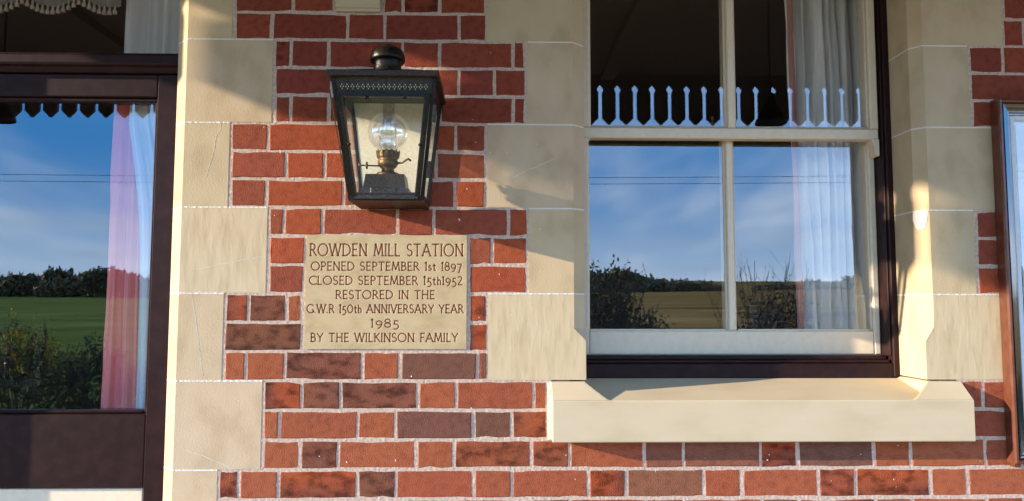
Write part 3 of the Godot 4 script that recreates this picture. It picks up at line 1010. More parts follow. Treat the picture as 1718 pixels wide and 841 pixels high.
	g["h"] = [0.42, [ln([0.07, 0, 0.07, 0.95]), arc(0.22, 0.42, 0.15, 0.17, 170, 0) + ln([0.37, 0])]]
	g["."] = [0.12, [ln([0.05, 0.02, 0.07, 0.06])]]
	g[" "] = [0.34, []]
	return g

func plaque() -> void:
	var lo := Vector2(-0.5682, 1.4685)
	var hi := Vector2(-0.0858, 1.8098)
	var zf := 0.0035
	var t := thing("plaque", Vector3(-0.327, 1.4685, 0), "tan stone plaque carved with the station's history, set in the brickwork under the lantern", "plaque")
	var G := glyphs()
	var lines := [["ROWDEN MILL STATION", 521.0, 777.2, 429.8, 19.8, 0.0020], ["OPENED SEPTEMBER 1st 1897", 523.6, 774.6, 454.3, 13.8, 0.0017], ["CLOSED SEPTEMBER 15th1952", 521.0, 776.3, 478.3, 13.8, 0.0017], ["RESTORED IN THE", 565.5, 730.0, 502.0, 13.6, 0.0017], ["G.W.R 150th ANNIVERSARY YEAR", 517.9, 778.0, 525.6, 13.6, 0.0017], ["1985", 625.0, 671.0, 549.6, 13.6, 0.0017], ["BY THE WILKINSON FAMILY", 525.5, 769.3, 573.6, 13.8, 0.0017]]
	var step := 0.001
	var nx := int((hi.x - lo.x) / step)
	var ny := int((hi.y - lo.y) / step)
	var dep := PackedFloat32Array()
	dep.resize((nx + 1) * (ny + 1))
	for l in lines:
		var txt: String = l[0]
		var X0: float = -0.5694 + (l[1] - 514.0) * 0.0017948
		var X1: float = -0.5694 + (l[2] - 514.0) * 0.0017948
		var yb: float = 1.8111 - (l[3] - 394.0) * 0.0017865
		var hgt: float = l[4] * 0.0017865
		var hw: float = l[5]
		var total := 0.0
		var gap := 0.17
		for i in txt.length():
			total += G[txt[i]][0] + (gap if i < txt.length() - 1 else 0.0)
		var sx: float = (X1 - X0) / total
		var pen := X0
		var st := new_st()
		for i in txt.length():
			for s in G[txt[i]][1]:
				var pts := []
				for p in s:
					var jit := Vector2(rng.randf_range(-0.00015, 0.00015), rng.randf_range(-0.00015, 0.00015))
					pts.append(Vector2(pen + p.x * sx, yb + p.y * hgt) + jit)
				groove(dep, nx, ny, lo, step, pts, hw)
				if s.size() == 2 and absf(s[0].y - s[1].y) > 0.7:
					for e in s:
						if e.y < 0.05 or e.y > 0.95:
							var tick := [Vector2(pen + e.x * sx - hgt * 0.085, yb + e.y * hgt), Vector2(pen + e.x * sx + hgt * 0.085, yb + e.y * hgt)]
							groove(dep, nx, ny, lo, step, tick, hw * 0.6)
							ribbon(st, tick, hw * 0.5, zf - 0.0005)
				ribbon(st, pts, hw * 0.86, zf - 0.0005)
			pen += (G[txt[i]][0] + gap) * sx
		put("lettering", done(st), M.letter, t)
	var vs := PackedVector3Array()
	var ns := PackedVector3Array()
	var id := PackedInt32Array()
	for j in ny + 1:
		for i in nx + 1:
			vs.append(Vector3(lerpf(lo.x, hi.x, float(i) / nx), lerpf(lo.y, hi.y, float(j) / ny), zf - dep[j * (nx + 1) + i]))
	for j in ny + 1:
		for i in nx + 1:
			var k := j * (nx + 1) + i
			var a := vs[mini(i + 1, nx) + j * (nx + 1)] - vs[maxi(i - 1, 0) + j * (nx + 1)]
			var c := vs[i + mini(j + 1, ny) * (nx + 1)] - vs[i + maxi(j - 1, 0) * (nx + 1)]
			ns.append(a.cross(c).normalized())
			if i < nx and j < ny:
				id.append_array([k, k + nx + 1, k + 1, k + 1, k + nx + 1, k + nx + 2])
	var arr := []
	arr.resize(Mesh.ARRAY_MAX)
	arr[Mesh.ARRAY_VERTEX] = vs
	arr[Mesh.ARRAY_NORMAL] = ns
	arr[Mesh.ARRAY_INDEX] = id
	var m := ArrayMesh.new()
	m.add_surface_from_arrays(Mesh.PRIMITIVE_TRIANGLES, arr)
	put("carved_face", m, M.plaque, t)
	var st2 := new_st()
	box(st2, Vector3(lo.x, lo.y, -0.02), Vector3(hi.x, hi.y, zf - 0.0042))
	var bo := [Vector3(lo.x, lo.y, 0), Vector3(hi.x, lo.y, 0), Vector3(hi.x, hi.y, 0), Vector3(lo.x, hi.y, 0)]
	for i in 4:
		var a: Vector3 = bo[i]
		var c: Vector3 = bo[(i + 1) % 4]
		quad(st2, Vector3(a.x, a.y, -0.019), Vector3(c.x, c.y, -0.019), Vector3(c.x, c.y, zf), Vector3(a.x, a.y, zf))
	put("slab", done(st2), M.plaque, t)

func groove(dep: PackedFloat32Array, nx: int, ny: int, lo: Vector2, step: float, pts: Array, hw: float) -> void:
	for i in pts.size() - 1:
		var a: Vector2 = pts[i]
		var c: Vector2 = pts[i + 1]
		for e in 2:
			# stroke ends flare like a chisel's
			pass
		var r := hw * 1.9
		var i0 := maxi(0, int((minf(a.x, c.x) - r - lo.x) / step))
		var i1 := mini(nx, int((maxf(a.x, c.x) + r - lo.x) / step) + 1)
		var j0 := maxi(0, int((minf(a.y, c.y) - r - lo.y) / step))
		var j1 := mini(ny, int((maxf(a.y, c.y) + r - lo.y) / step) + 1)
		for j in range(j0, j1 + 1):
			for k in range(i0, i1 + 1):
				var p := lo + Vector2(k, j) * step
				var q := Geometry2D.get_closest_point_to_segment(p, a, c)
				var d := p.distance_to(q)
				var h := 0.0030 * (1.0 - d / (hw * 1.30))
				var n := j * (nx + 1) + k
				if h > dep[n]: dep[n] = h

func ribbon(st: SurfaceTool, pts: Array, hw: float, z: float) -> void:
	# one strip with flared ends
	var L := 0.0
	for i in pts.size() - 1: L += pts[i].distance_to(pts[i + 1])
	var fine := []
	for i in pts.size() - 1:
		var n := maxi(1, int(pts[i].distance_to(pts[i + 1]) / 0.0025))
		for k in n: fine.append(pts[i].lerp(pts[i + 1], float(k) / n))
	fine.append(pts[pts.size() - 1])
	var left := []
	var right := []
	var run := 0.0
	for i in fine.size():
		if i > 0: run += fine[i].distance_to(fine[i - 1])
		var d: Vector2 = (fine[mini(i + 1, fine.size() - 1)] - fine[maxi(i - 1, 0)]).normalized()
		var e := minf(run, L - run) / (hw * 3.2)
		var f := 1.0 + 1.1 * pow(clampf(1.0 - e, 0, 1), 2)
		f *= 0.82 + 0.30 * absf(d.y)
		var o := d.orthogonal() * hw * f
		left.append(fine[i] - o)
		right.append(fine[i] + o)
	for i in fine.size() - 1:
		var a := Vector3(left[i].x, left[i].y, z)
		var bq := Vector3(left[i + 1].x, left[i + 1].y, z)
		var c := Vector3(right[i + 1].x, right[i + 1].y, z)
		var d2 := Vector3(right[i].x, right[i].y, z)
		if (bq - a).cross(c - a).z > 0: quad(st, a, bq, c, d2)
		else: quad(st, d2, c, bq, a)

# ---------------------------------------------------------------- the lantern
func lantern() -> void:
	var o := Vector3(-0.303, 1.88, 0.0)
	var t := thing("wall_lantern", o, "black tapered tin wall lantern holding an oil lamp, fixed above the carved plaque", "lantern")
	var tin: Material = M.tin
	# corners of the body: front and back, top and bottom
	var TL := Vector3(-0.4395, 2.212, 0.268)
	var TR := Vector3(-0.1655, 2.212, 0.268)
	var BL := Vector3(-0.4015, 1.892, 0.188)
	var BR := Vector3(-0.2040, 1.892, 0.188)
	var tl := Vector3(-0.4360, 2.212, 0.012)
	var tr := Vector3(-0.1690, 2.212, 0.012)
	var bl := Vector3(-0.3990, 1.892, 0.012)
	var br := Vector3(-0.2065, 1.892, 0.012)
	# roof: a flat lid with a turned-down rim, low pyramid above
	var st := new_st()
	box(st, Vector3(-0.4535, 2.2125, 0.004), Vector3(-0.1535, 2.228, 0.292), 0.003)
	put("roof", done(st), M.tin_worn, t)
	st = new_st()
	var base := [Vector3(-0.445, 2.2282, 0.284), Vector3(-0.162, 2.2282, 0.284), Vector3(-0.162, 2.2282, 0.01), Vector3(-0.445, 2.2282, 0.01)]
	var topr := [Vector3(-0.36, 2.262, 0.19), Vector3(-0.25, 2.262, 0.19), Vector3(-0.25, 2.262, 0.09), Vector3(-0.36, 2.262, 0.09)]
	loft(st, [base, topr])
	put("roof", done(st), tin, t)
	st = new_st(false)
	lathe(st, Vector3(-0.312, 0, 0.14), [Vector2(0.044, 2.258), Vector2(0.041, 2.270), Vector2(0.038, 2.298), Vector2(0.040, 2.300), Vector2(0.0495, 2.299), Vector2(0.0505, 2.304), Vector2(0.049, 2.318), Vector2(0.043, 2.331), Vector2(0.03, 2.339), Vector2(0.012, 2.342), Vector2(0.009, 2.349), Vector2(0.0, 2.351)], 36)
	put("chimney_vent", done(st), tin, t)
	# four corner posts
	for q in [[BL, TL], [BR, TR], [bl, tl], [br, tr]]:
		st = new_st()
		bar(st, q[0] + Vector3(0, 0.0, 0), q[1], 0.010, 0.010)
		put("corner_post", done(st), tin, t)
	# sill tray
	st = new_st()
	hexa(st, [BL + Vector3(-0.006, -0.004, 0.006), BR + Vector3(0.006, -0.004, 0.006), BR + Vector3(0.008, 0.010, 0.008), BL + Vector3(-0.008, 0.010, 0.008)], [bl + Vector3(-0.006, -0.004, -0.008), br + Vector3(0.006, -0.004, -0.008), br + Vector3(0.008, 0.010, -0.008), bl + Vector3(-0.008, 0.010, -0.008)])
	put("base_tray", done(st), tin, t)
	# perforated band along the head of the front: cells with diamond holes in groups
	var q0 := func(u: float, v: float) -> Vector3:   # v 0 at top, 1 at foot of the sloping front
		return TL.lerp(TR, u).lerp(BL.lerp(BR, u), v)
	var vb := 0.155
	var rims := new_st()
	st = new_st()
	var groups := 17
	var rows := 5
	var ncol := groups * 4 + 1
	var v0 := 0.030
	var v1 := 0.112
	for r in rows:
		for c in ncol:
			var u0 := 0.045 + 0.91 * float(c) / ncol
			var u1 := 0.045 + 0.91 * float(c + 1) / ncol
			var a := lerpf(v0, v1, float(r) / rows)
			var e := lerpf(v0, v1, float(r + 1) / rows)
			var k := c % 4
			var hole := (r == 1 and k == 2) or (r == 2 and (k == 1 or k == 3)) or (r == 3 and k == 2)
			var cor := [q0.call(u0, e), q0.call(u1, e), q0.call(u1, a), q0.call(u0, a)]
			if not hole:
				quad(st, cor[0], cor[1], cor[2], cor[3])
			else:
				var dm := []
				for i in 4:
					dm.append((cor[i] + cor[(i + 1) % 4]) / 2 + Vector3(0, 0, 0.0006))
				quad(rims, dm[0], dm[1], dm[2], dm[3])
				for i in 4:
					var j := (i + 1) % 4
					var m1: Vector3 = (cor[i] + cor[j]) / 2
					var m0: Vector3 = (cor[(i + 3) % 4] + cor[i]) / 2
					tri(st, cor[i], m1, m0)
	quad(st, q0.call(0.0, v0), q0.call(1.0, v0), q0.call(1.0, 0.0), q0.call(0.0, 0.0))
	quad(st, q0.call(0.0, vb), q0.call(1.0, vb), q0.call(1.0, v1), q0.call(0.0, v1))
	quad(st, q0.call(0.0, v1), q0.call(0.045, v1), q0.call(0.045, v0), q0.call(0.0, v0))
	quad(st, q0.call(0.955, v1), q0.call(1.0, v1), q0.call(1.0, v0), q0.call(0.955, v0))
	put("perforated_band", done(st), M.tin_worn, t)
	put("perforation", done(rims), M.punched, t, "stuff")
	# the opening front: frame bars, pane, clips
	var fz := Vector3(0, 0.002, 0.008)
	var f := [q0.call(0.048, 0.140) + fz, q0.call(0.952, 0.140) + fz, q0.call(0.94, 0.985) + fz, q0.call(0.06, 0.985) + fz]
	for i in 4:
		st = new_st()
		bar(st, f[i], f[(i + 1) % 4], 0.013, 0.012)
		put("door_frame", done(st), tin if i != 2 else M.tin_worn, t)
	for i in 4:
		st = new_st()
		var cpt: Vector3 = (f[0] + f[1] + f[2] + f[3]) / 4
		bar(st, f[i].lerp(cpt, 0.062) + fz * 0.3, f[(i + 1) % 4].lerp(cpt, 0.062) + fz * 0.3, 0.004, 0.008)
		put("door_frame", done(st), M.tin_worn, t)
	st = new_st()
	quad(st, f[3] - fz, f[2] - fz, f[1] - fz, f[0] - fz)
	put("front_pane", done(st), M.lamp_glass, t)
	for q in [[0.33, 0.172], [0.72, 0.172], [0.085, 0.55], [0.915, 0.55]]:
		st = new_st(false)
		var pc: Vector3 = q0.call(q[0], q[1]) + Vector3(0, 0, 0.014)
		lathe(st, pc, [Vector2(0.0, -0.004), Vector2(0.004, -0.003), Vector2(0.005, 0.0), Vector2(0.004, 0.003), Vector2(0.0, 0.004)], 8)
		put("clip", done(st), tin, t)
	# sides: rails top and bottom, pane between, hinges on the right
	for s in 2:
		var A: Vector3 = TL if s == 0 else TR
		var B: Vector3 = BL if s == 0 else BR
		var a: Vector3 = tl if s == 0 else tr
		var bb: Vector3 = bl if s == 0 else br
		st = new_st()
		quad(st, a.lerp(bb, 0.13), A.lerp(B, 0.13), A, a)
		put("side_panel", done(st), tin, t)
		st = new_st()
		quad(st, bb, B, B.lerp(A, 0.06), bb.lerp(a, 0.06))
		put("side_panel", done(st), tin, t)
		st = new_st()
		quad(st, bb.lerp(a, 0.06), B.lerp(A, 0.06), A.lerp(B, 0.13), a.lerp(bb, 0.13))
		put("side_pane", done(st), M.lamp_glass, t)
	for v in [0.26, 0.72]:
		st = new_st()
		var h0: Vector3 = TR.lerp(BR, v) + Vector3(0.009, 0.014, 0.004)
		var h1: Vector3 = TR.lerp(BR, v + 0.1) + Vector3(0.009, 0.0, 0.004)
		tube(st, [h0, h1], 0.0065, 8)
		put("hinge", done(st), M.pewter, t)
	# bright bare edge where paint has worn off the left post
	st = new_st()
	bar(st, BL + Vector3(-0.0085, 0.02, 0.004), TL + Vector3(-0.0085, -0.03, 0.004), 0.0025, 0.004)
	put("worn_edge", done(st), M.brass, t)
	# cream enamel reflector at the back
	st = new_st()
	hexa(st, [bl + Vector3(0.004, 0.011, 0.004), br + Vector3(-0.004, 0.011, 0.004), tr + Vector3(-0.004, -0.001, 0.004), tl + Vector3(0.004, -0.001, 0.004)], [bl + Vector3(0, 0.011, -0.008), br + Vector3(0, 0.011, -0.008), tr + Vector3(0, -0.001, -0.008), tl + Vector3(0, -0.001, -0.008)])
	put("reflector", done(st), M.enamel, t)
	st = new_st()
	box(st, Vector3(-0.40, 1.895, -0.003), Vector3(-0.206, 2.2, 0.0035))
	put("back_plate", done(st), tin, t)
	# oil lamp: font with sloped shoulders, brass burner, glass
	var zc := 0.105
	st = new_st()
	var fb := []
	for q in [[0.070, 1.9025, 0.055], [0.070, 1.928, 0.055], [0.060, 1.930, 0.048], [0.055, 1.972, 0.038]]:
		fb.append([Vector3(-0.315 - q[0], q[1], zc + q[2]), Vector3(-0.315 + q[0], q[1], zc + q[2]), Vector3(-0.315 + q[0], q[1], zc - q[2]), Vector3(-0.315 - q[0], q[1], zc - q[2])])
	loft(st, fb)
	put("oil_font", done(st), M.pewter, t)
	put("font_plate", box_mesh(Vector3(-0.352, 1.905, zc + 0.03), Vector3(-0.278, 1.930, zc + 0.062), 0.003), M.tin_worn, t)
	st = new_st(false)
	var bc := Vector3(-0.312, 0, zc)
	lathe(st, bc, [Vector2(0.032, 1.9725), Vector2(0.032, 1.980), Vector2(0.020, 1.984), Vector2(0.017, 1.992), Vector2(0.024, 1.998), Vector2(0.029, 2.006), Vector2(0.029, 2.016), Vector2(0.026, 2.020), Vector2(0.031, 2.024), Vector2(0.031, 2.040), Vector2(0.029, 2.044), Vector2(0.020, 2.046)], 28)
	put("burner", done(st), M.brass, t)
	for k in 14:
		st = new_st()
		var an := TAU * k / 14
		var dv := Vector3(sin(an), 0, cos(an))
		bar(st, bc + dv * 0.031 + Vector3(0, 2.026, 0), bc + dv * 0.034 + Vector3(0, 2.046, 0), 0.006, 0.002, dv)
		put("gallery_prong", done(st), M.brass, t)
	st = new_st(false)
	tube(st, [Vector3(-0.336, 2.000, zc + 0.01), Vector3(-0.386, 2.000, zc + 0.02)], 0.0022, 8)
	for xk in [-0.368, -0.388]:
		var ring := []
		for e in 2:
			var rr := []
			for k in 14:
				var an := TAU * k / 14
				rr.append(Vector3(xk - 0.0035 * e, 2.000 + 0.0105 * sin(an), zc + 0.018 + 0.0105 * cos(an)))
			ring.append(rr)
		loft(st, ring)
	put("wick_knob", done(st), M.brass, t)
	st = new_st(false)
	tube(st, [Vector3(-0.285, 2.008, zc + 0.01), Vector3(-0.268, 2.008, zc + 0.02), Vector3(-0.258, 2.014, zc + 0.024), Vector3(-0.250, 2.018, zc + 0.026), Vector3(-0.243, 2.012, zc + 0.028)], 0.0032, 8)
	put("lever", done(st), M.brass, t)
	st = new_st(false)
	var gp := []
	for k in 19:
		var an := deg_to_rad(lerpf(-62.0, 70.0, k / 18.0))
		gp.append(Vector2(0.060 * cos(an), 2.101 + 0.060 * sin(an)))
	lathe(st, bc, gp, 40)
	put("glass_globe", done(st), M.bulb_glass, t)
	st = new_st(false)
	lathe(st, bc, [Vector2(0.022, 2.046), Vector2(0.026, 2.058), Vector2(0.0275, 2.072), Vector2(0.025, 2.090), Vector2(0.0205, 2.115), Vector2(0.0185, 2.140), Vector2(0.018, 2.192)], 28)
	put("lamp_chimney", done(st), M.bulb_glass, t)

# ---------------------------------------------------------------- framed notice board at the right
func notice_board() -> void:
	var t := thing("notice_board", Vector3(2.02, 1.13, 0), "brown framed glazed notice board hung on the bricks right of the window", "notice board")
	var x0 := 1.5425
	var x1 := 2.50
	var y0 := 1.132
	var y1 := 2.236
	# moulding profile: distance in from the outer edge, depth
	var prof := [Vector2(0, 0.002), Vector2(0, 0.036), Vector2(0.003, 0.042), Vector2(0.008, 0.043), Vector2(0.013, 0.038), Vector2(0.014, 0.032)]
	var inner := [Vector2(0.0142, 0.031), Vector2(0.017, 0.037), Vector2(0.022, 0.036), Vector2(0.026, 0.031), Vector2(0.034, 0.029), Vector2(0.037, 0.026), Vector2(0.0415, 0.0255), Vector2(0.043, 0.018), Vector2(0.047, 0.018), Vector2(0.0475, 0.004)]
	for pr in [[prof, M.board_brown, "frame"], [inner, M.board_dark, "moulding"]]:
		for side in 4:
			var st := new_st()
			var P: Array = pr[0]
			for i in P.size() - 1:
				var a: Vector2 = P[i]
				var c: Vector2 = P[i + 1]
				var cor := func(k: int, d: float, z: float) -> Vector3:
					var cx := [x0 + d, x1 - d, x1 - d, x0 + d]
					var cyy := [y0 + d, y0 + d, y1 - d, y1 - d]
					return Vector3(cx[k % 4], cyy[k % 4], z)
				quad(st, cor.call(side, a.x, a.y), cor.call(side + 1, a.x, a.y), cor.call(side + 1, c.x, c.y), cor.call(side, c.x, c.y))
			put(pr[2], done(st), pr[1], t)
	put("backing", box_mesh(Vector3(x0 + 0.002, y0 + 0.002, 0.0012), Vector3(x1 - 0.002, y1 - 0.002, 0.004)), M.board_dark, t)
	for q in [[0.048, 0.048, 0.064, 1.056], [0.8935, 0.048, 0.9095, 1.056], [0.0642, 0.048, 0.8933, 0.064], [0.0642, 1.040, 0.8933, 1.056]]:
		put("white_border", box_mesh(Vector3(x0 + q[0], y0 + q[1], 0.0042), Vector3(x0 + q[2], y0 + q[3], 0.017), 0.002), M.board_white, t)
	put("sheet", box_mesh(Vector3(x0 + 0.074, y0 + 0.074, 0.0042), Vector3(x1 - 0.074, y1 - 0.074, 0.006)), M.paper, t)
	var g := new_st()
	quad(g, Vector3(x0 + 0.062, y0 + 0.062, 0.012), Vector3(x1 - 0.062, y0 + 0.062, 0.012), Vector3(x1 - 0.062, y1 - 0.062, 0.012), Vector3(x0 + 0.062, y1 - 0.062, 0.012))
	put("pane", done(g), M.glass, t)
	put("fixing_lug", box_mesh(Vector3(1.553, 1.118, 0.001), Vector3(1.575, 1.1318, 0.018), 0.002), M.board_brown, t)

# ---------------------------------------------------------------- curtains behind the glass
# rows of (y, x left, x right); pleats run down between them
func drape(rows: Array, z: float, depth: float, folds: float, seed_: int, gather := 0.0) -> ArrayMesh:
	var st := new_st(false)
	var n := noise(1.0, seed_, 2)
	var nu := int(folds * 14)
	var g := []
	for r in rows:
		var line := []
		for i in nu + 1:
			var u := float(i) / nu
			var ph := u * folds + 0.55 * n.get_noise_2d(u * 5.0, r[0] * 0.35)
			var zz: float = z + depth * (0.5 + 0.35 * n.get_noise_2d(floor(ph) * 3.7, 2.0)) * sin(TAU * ph) + 0.25 * depth * sin(TAU * ph * 2.0 + 1.0)
			var x := lerpf(r[1], r[2], u) + 0.004 * n.get_noise_2d(u * 9.0, r[0] * 3.0)
			line.append(Vector3(x, r[0], zz))
		g.append(line)
	for j in rows.size() - 1:
		for i in nu:
			quad(st, g[j][i], g[j][i + 1], g[j + 1][i + 1], g[j + 1][i])
	return done(st)

func span(a: Array, b: Array, n: int) -> Array:
	var r := []
	for i in n + 1:
		var t := float(i) / n
		r.append([lerpf(a[0], b[0], t), lerpf(a[1], b[1], t), lerpf(a[2], b[2], t)])
	return r

func curtains() -> void:
	var c := thing("curtain", Vector3(1.17, 1.2, -0.33), "grey pleated curtain with a pink edge hanging at the sash window's right side", "curtain")
	put("cloth", drape(span([1.2, 1.075, 1.34], [3.1, 1.055, 1.33], 16), -0.385, 0.075, 5.5, 5), M.grey_cloth, c)
	put("edge", drape(span([1.2, 1.052, 1.076], [3.1, 1.035, 1.057], 10), -0.317, 0.006, 0.5, 6), M.pink_edge, c)
	c = thing("curtain", Vector3(-1.24, 1.1, -0.25), "pink curtain in two long folds behind the door glass", "curtain")
	put("cloth", drape(span([1.1, -1.292, -1.168], [2.42, -1.288, -1.176], 14), -0.25, 0.018, 2.0, 7), M.pink_cloth, c)
	c = thing("curtain", Vector3(-1.14, 1.1, -0.235), "white net curtain edge beside the pink one behind the door glass", "curtain")
	put("cloth", drape([[1.1, -1.168, -1.07], [1.4, -1.165, -1.06], [1.7, -1.170, -1.05], [1.9, -1.178, -1.05], [2.05, -1.198, -1.06], [2.2, -1.222, -1.10], [2.42, -1.225, -1.13]], -0.228, 0.010, 3.0, 8), M.net_cloth, c)
	c = thing("curtain", Vector3(-1.09, 2.36, -0.25), "grey draped curtain in the light over the door", "curtain")
	put("cloth", drape(span([2.36, -1.27, -0.93], [2.95, -1.275, -0.93], 8), -0.30, 0.06, 4.0, 11), M.grey_cloth, c)
	# scalloped pelmet with tassels across the light over the door
	var pm := thing("pelmet", Vector3(-1.5, 2.5, -0.24), "cream scalloped pelmet edged with little tassels in the light over the door", "pelmet")
	var st := new_st(false)
	var x0 := -1.83
	var x1 := -1.275
	var nx := 90
	var edge := func(x: float) -> float:
		return 2.640 - 0.036 * absf(sin((x + 1.405) / 0.19 * PI))
	for i in nx:
		var xa := lerpf(x0, x1, float(i) / nx)
		var xb := lerpf(x0, x1, float(i + 1) / nx)
		var za := -0.235 + 0.006 * sin(xa * 90.0)
		var zb := -0.235 + 0.006 * sin(xb * 90.0)
		quad(st, Vector3(xa, edge.call(xa), za), Vector3(xb, edge.call(xb), zb), Vector3(xb, 2.95, zb), Vector3(xa, 2.95, za))
	put("cloth", done(st), M.pelmet, pm)
	st = new_st(false)
	lathe(st, Vector3.ZERO, [Vector2(0.0, -0.026), Vector2(0.0078, -0.025), Vector2(0.0065, -0.014), Vector2(0.0028, -0.008), Vector2(0.0045, -0.004), Vector2(0.003, 0.0), Vector2(0.001, 0.006)], 9)
	var tas := done(st)
	var i := 0
	var x := x0 + 0.01
	while x < x1:
		var o := put("tassel", tas, M.fringe, pm)
		o.position += Vector3(x, edge.call(x) - 0.004, -0.226)
		x += 0.0172
		i += 1

# ---------------------------------------------------------------- what the glass mirrors
func leaves(c: Vector3, r: Vector3, n: int, size: float, cols: Array, seed_: int, hollow := 0.25, low := -0.6) -> ArrayMesh:
	var g := RandomNumberGenerator.new()
	g.seed = seed_
	var vs := PackedVector3Array()
	var ns := PackedVector3Array()
	var cs := PackedColorArray()
	var lob := noise(1.0, seed_, 3)
	var made := 0
	while made < n:
		var d := Vector3(g.randfn(), g.randfn(), g.randfn()).normalized()
		if d.y < low: continue
		var k := pow(g.randf_range(hollow, 1.0), 0.5) * (0.78 + 0.5 * lob.get_noise_3dv(d * 2.6))
		var p := c + d * r * k
		if lob.get_noise_3dv(p / r.length() * 9.0) < -0.22: continue
		made += 1
		var u := Vector3(g.randfn(), g.randfn(), g.randfn()).normalized()
		var v := u.cross(Vector3(g.randfn(), g.randfn(), g.randfn())).normalized()
		var s := size * g.randf_range(0.6, 1.3)
		vs.append_array([p - u * s, p + v * s * 0.45, p + u * s, p + u * s, p - v * s * 0.45, p - u * s])
		var nn := (d + u.cross(v) * 0.7).normalized()
		var cc: Color = cols[g.randi() % cols.size()]
		for q in 6:
			ns.append(nn)
			cs.append(cc)
	var arr := []
	arr.resize(Mesh.ARRAY_MAX)
	arr[Mesh.ARRAY_VERTEX] = vs
	arr[Mesh.ARRAY_NORMAL] = ns
	arr[Mesh.ARRAY_COLOR] = cs
	var m := ArrayMesh.new()
	m.add_surface_from_arrays(Mesh.PRIMITIVE_TRIANGLES, arr)
	return m

func twigs(base: Vector3, h: float, spread: float, n: int, seed_: int, r := 0.008) -> ArrayMesh:
	var g := RandomNumberGenerator.new()
	g.seed = seed_
	var st := new_st(false)
	for i in n:
		var a := g.randf() * TAU
		var tip := base + Vector3(cos(a) * spread * g.randf_range(0.2, 1.0), h * g.randf_range(0.7, 1.0), sin(a) * spread * g.randf_range(0.2, 1.0))
		var mid := base.lerp(tip, 0.5) + Vector3(g.randfn() * 0.08, 0.12 * h, g.randfn() * 0.08)
		tube(st, [base, mid, tip], r, 4)
		for k in 5:
			var p := mid.lerp(tip, g.randf())
			tube(st, [p, p + Vector3(g.randfn() * 0.14, g.randf_range(0.1, 0.3) * h * 0.5, g.randfn() * 0.14)], r * 0.55, 3)
	return done(st)

func shrub(called: String, at: Vector3, r: Vector3, n: int, size: float, cols: Array, seed_: int, label: String, group := "") -> Node3D:
	var t := thing(called, at, label, "shrub", group)
	put("foliage", leaves(at + Vector3(0, r.y, 0), r, n, size, cols, seed_), M.leaf, t, "stuff")
	put("stem", twigs(at, r.y * 1.9, r.x * 0.85, 14, seed_ + 1), M.bark, t)
	return t

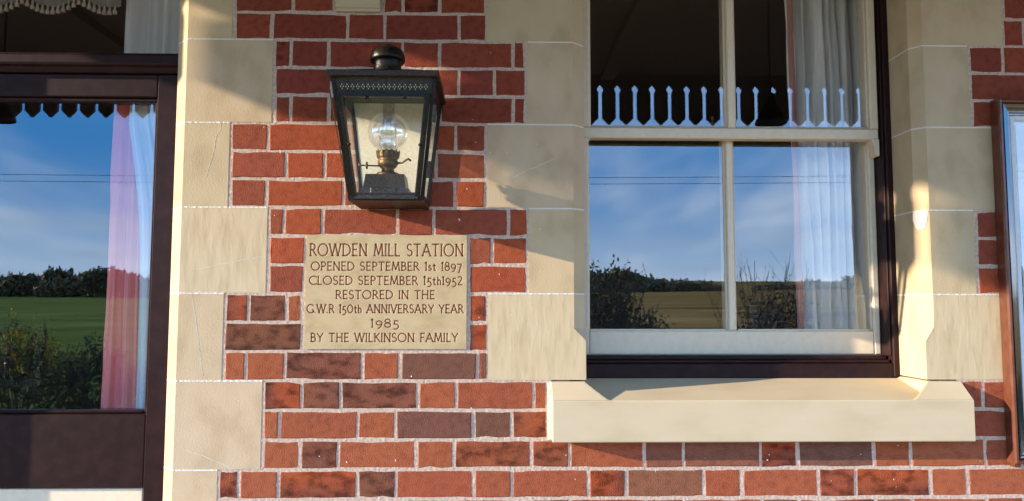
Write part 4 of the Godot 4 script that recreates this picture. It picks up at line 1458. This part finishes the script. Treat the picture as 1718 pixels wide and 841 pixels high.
func outside() -> void:
	var dark := [Color(0.022, 0.034, 0.012), Color(0.034, 0.046, 0.016), Color(0.05, 0.058, 0.024)]
	var olive := [Color(0.06, 0.06, 0.025), Color(0.09, 0.07, 0.03), Color(0.05, 0.05, 0.02)]
	var rust := [Color(0.07, 0.04, 0.025), Color(0.05, 0.045, 0.025), Color(0.09, 0.05, 0.03)]
	var gold := [Color(0.17, 0.12, 0.04), Color(0.12, 0.10, 0.04), Color(0.09, 0.08, 0.03)]
	var gr := "shrubs beyond the platform mirrored in the glass"
	shrub("shrub", Vector3(1.75, -0.75, 9.0), Vector3(0.85, 1.62, 0.8), 9000, 0.035, dark, 1, "tall dark leafy shrub mirrored at the left of the window", gr)
	shrub("shrub", Vector3(2.55, -0.75, 9.3), Vector3(0.5, 1.25, 0.5), 3500, 0.032, dark + olive, 2, "narrow olive shrub mirrored just right of the tall dark one", gr)
	shrub("shrub", Vector3(3.35, -0.75, 9.6), Vector3(0.8, 0.78, 0.6), 3500, 0.03, gold, 3, "low golden shrub mirrored in front of the stubble field", gr)
	var h := shrub("hawthorn", Vector3(4.55, -0.75, 9.2), Vector3(1.0, 1.46, 0.7), 6500, 0.028, rust, 4, "sparse reddish hawthorn mirrored near the window's middle bar", gr)
	put("stem", twigs(Vector3(4.3, -0.75, 9.2), 3.05, 0.95, 34, 41, 0.0042), M.bark, h)
	shrub("shrub", Vector3(5.9, -0.75, 9.4), Vector3(0.9, 1.05, 0.7), 4500, 0.03, rust + olive, 5, "brown shrub mirrored behind the pleated curtain", gr)
	var gorse := shrub("gorse_bush", Vector3(-7.3, -0.75, 9.2), Vector3(0.75, 1.08, 0.7), 6000, 0.026, dark + olive, 6, "gorse bush dotted with yellow flowers mirrored in the door glass", gr)
	put("blossom", leaves(Vector3(-7.25, 0.35, 9.05), Vector3(0.85, 1.18, 0.85), 1500, 0.026, [Color(0.80, 0.46, 0.01), Color(0.85, 0.58, 0.03)], 61, 0.86, 0.25), M.leaf, gorse, "stuff")
	shrub("shrub", Vector3(-6.25, -0.75, 9.3), Vector3(0.8, 0.98, 0.7), 6000, 0.028, dark, 7, "dark rounded shrub mirrored beside the gorse in the door glass", gr)
	shrub("shrub", Vector3(-5.0, -0.75, 9.3), Vector3(0.9, 1.0, 0.7), 5000, 0.028, dark + olive, 8, "dark green shrub mirrored behind the pink curtain", gr)
	# round tree on the ridge
	var at := Vector3(-78.5, land(-78.5, 150.0), 150.0)
	var t := thing("tree", at, "round dark tree standing alone on the green ridge, mirrored in the door glass", "tree")
	put("crown", leaves(at + Vector3(0, 3.2, 0), Vector3(6.6, 3.9, 5.5), 5000, 0.42, [Color(0.05, 0.075, 0.02), Color(0.075, 0.09, 0.03)], 9), M.leaf, t, "stuff")
	var ts := new_st(false)
	tube(ts, [at - Vector3(0, 0.3, 0), at + Vector3(0, 3.0, 0)], 0.35, 8)
	put("trunk", done(ts), M.bark, t)
	# the wood along the skyline
	var crown := leaves(Vector3(0, 4.0, 0), Vector3(5.5, 4.6, 5.0), 520, 0.95, [Color(0.18, 0.17, 0.07), Color(0.25, 0.18, 0.08), Color(0.14, 0.16, 0.06), Color(0.29, 0.18, 0.09)], 12)
	var mm := MultiMesh.new()
	mm.transform_format = MultiMesh.TRANSFORM_3D
	mm.mesh = crown
	var places := []
	for i in 230:
		var left := i % 2 == 0
		var x := rng.randf_range(-300, -110) if left else rng.randf_range(20, 210)
		var z := rng.randf_range(250, 320)
		var s := rng.randf_range(0.7, 1.25) * (1.0 if left else 1.35) * (0.85 + 0.35 * sin(x * 0.035 + 1.2))
		places.append(Transform3D(Basis(Vector3.UP, rng.randf() * TAU).scaled(Vector3(s, s * rng.randf_range(0.85, 1.2), s)), Vector3(x, land(x, z) - 2.2 * s, z)))
	mm.instance_count = places.size()
	for i in places.size(): mm.set_instance_transform(i, places[i])
	var wood := MultiMeshInstance3D.new()
	wood.name = "distant_wood"
	wood.multimesh = mm
	wood.material_override = M.leaf
	add_child(wood)
	tag(wood, "dark autumn wood along the far ridge, mirrored in the glass", "wood", "", "stuff")
	# two wires and their poles
	for x in [-24.0, 26.0]:
		var p := thing("utility_pole", Vector3(x, -0.75, 20.0), "wooden utility pole carrying two wires at the %s of the field" % ["green end", "stubble end"][int(x > 0)], "utility pole")
		var ps := new_st(false)
		tube(ps, [Vector3(x, -1.0, 20.0), Vector3(x, 6.3, 20.0)], 0.12, 10)
		put("pole", done(ps), M.bark, p)
	for k in 2:
		var ws := new_st(false)
		var pts := []
		for i in 25:
			var u := i / 24.0
			pts.append(Vector3(lerpf(-24, 26, u), 5.47 - 0.2 * k + 0.35 * u - 0.25 * (1.0 - pow(2.0 * u - 1.0, 2)) + 0.12, 20.0 - 0.13))
		tube(ws, pts, 0.0075, 5)
		tag(put("wire", done(ws), M.iron), ["upper", "lower"][k] + " of two thin black wires crossing the mirrored sky", "wire")
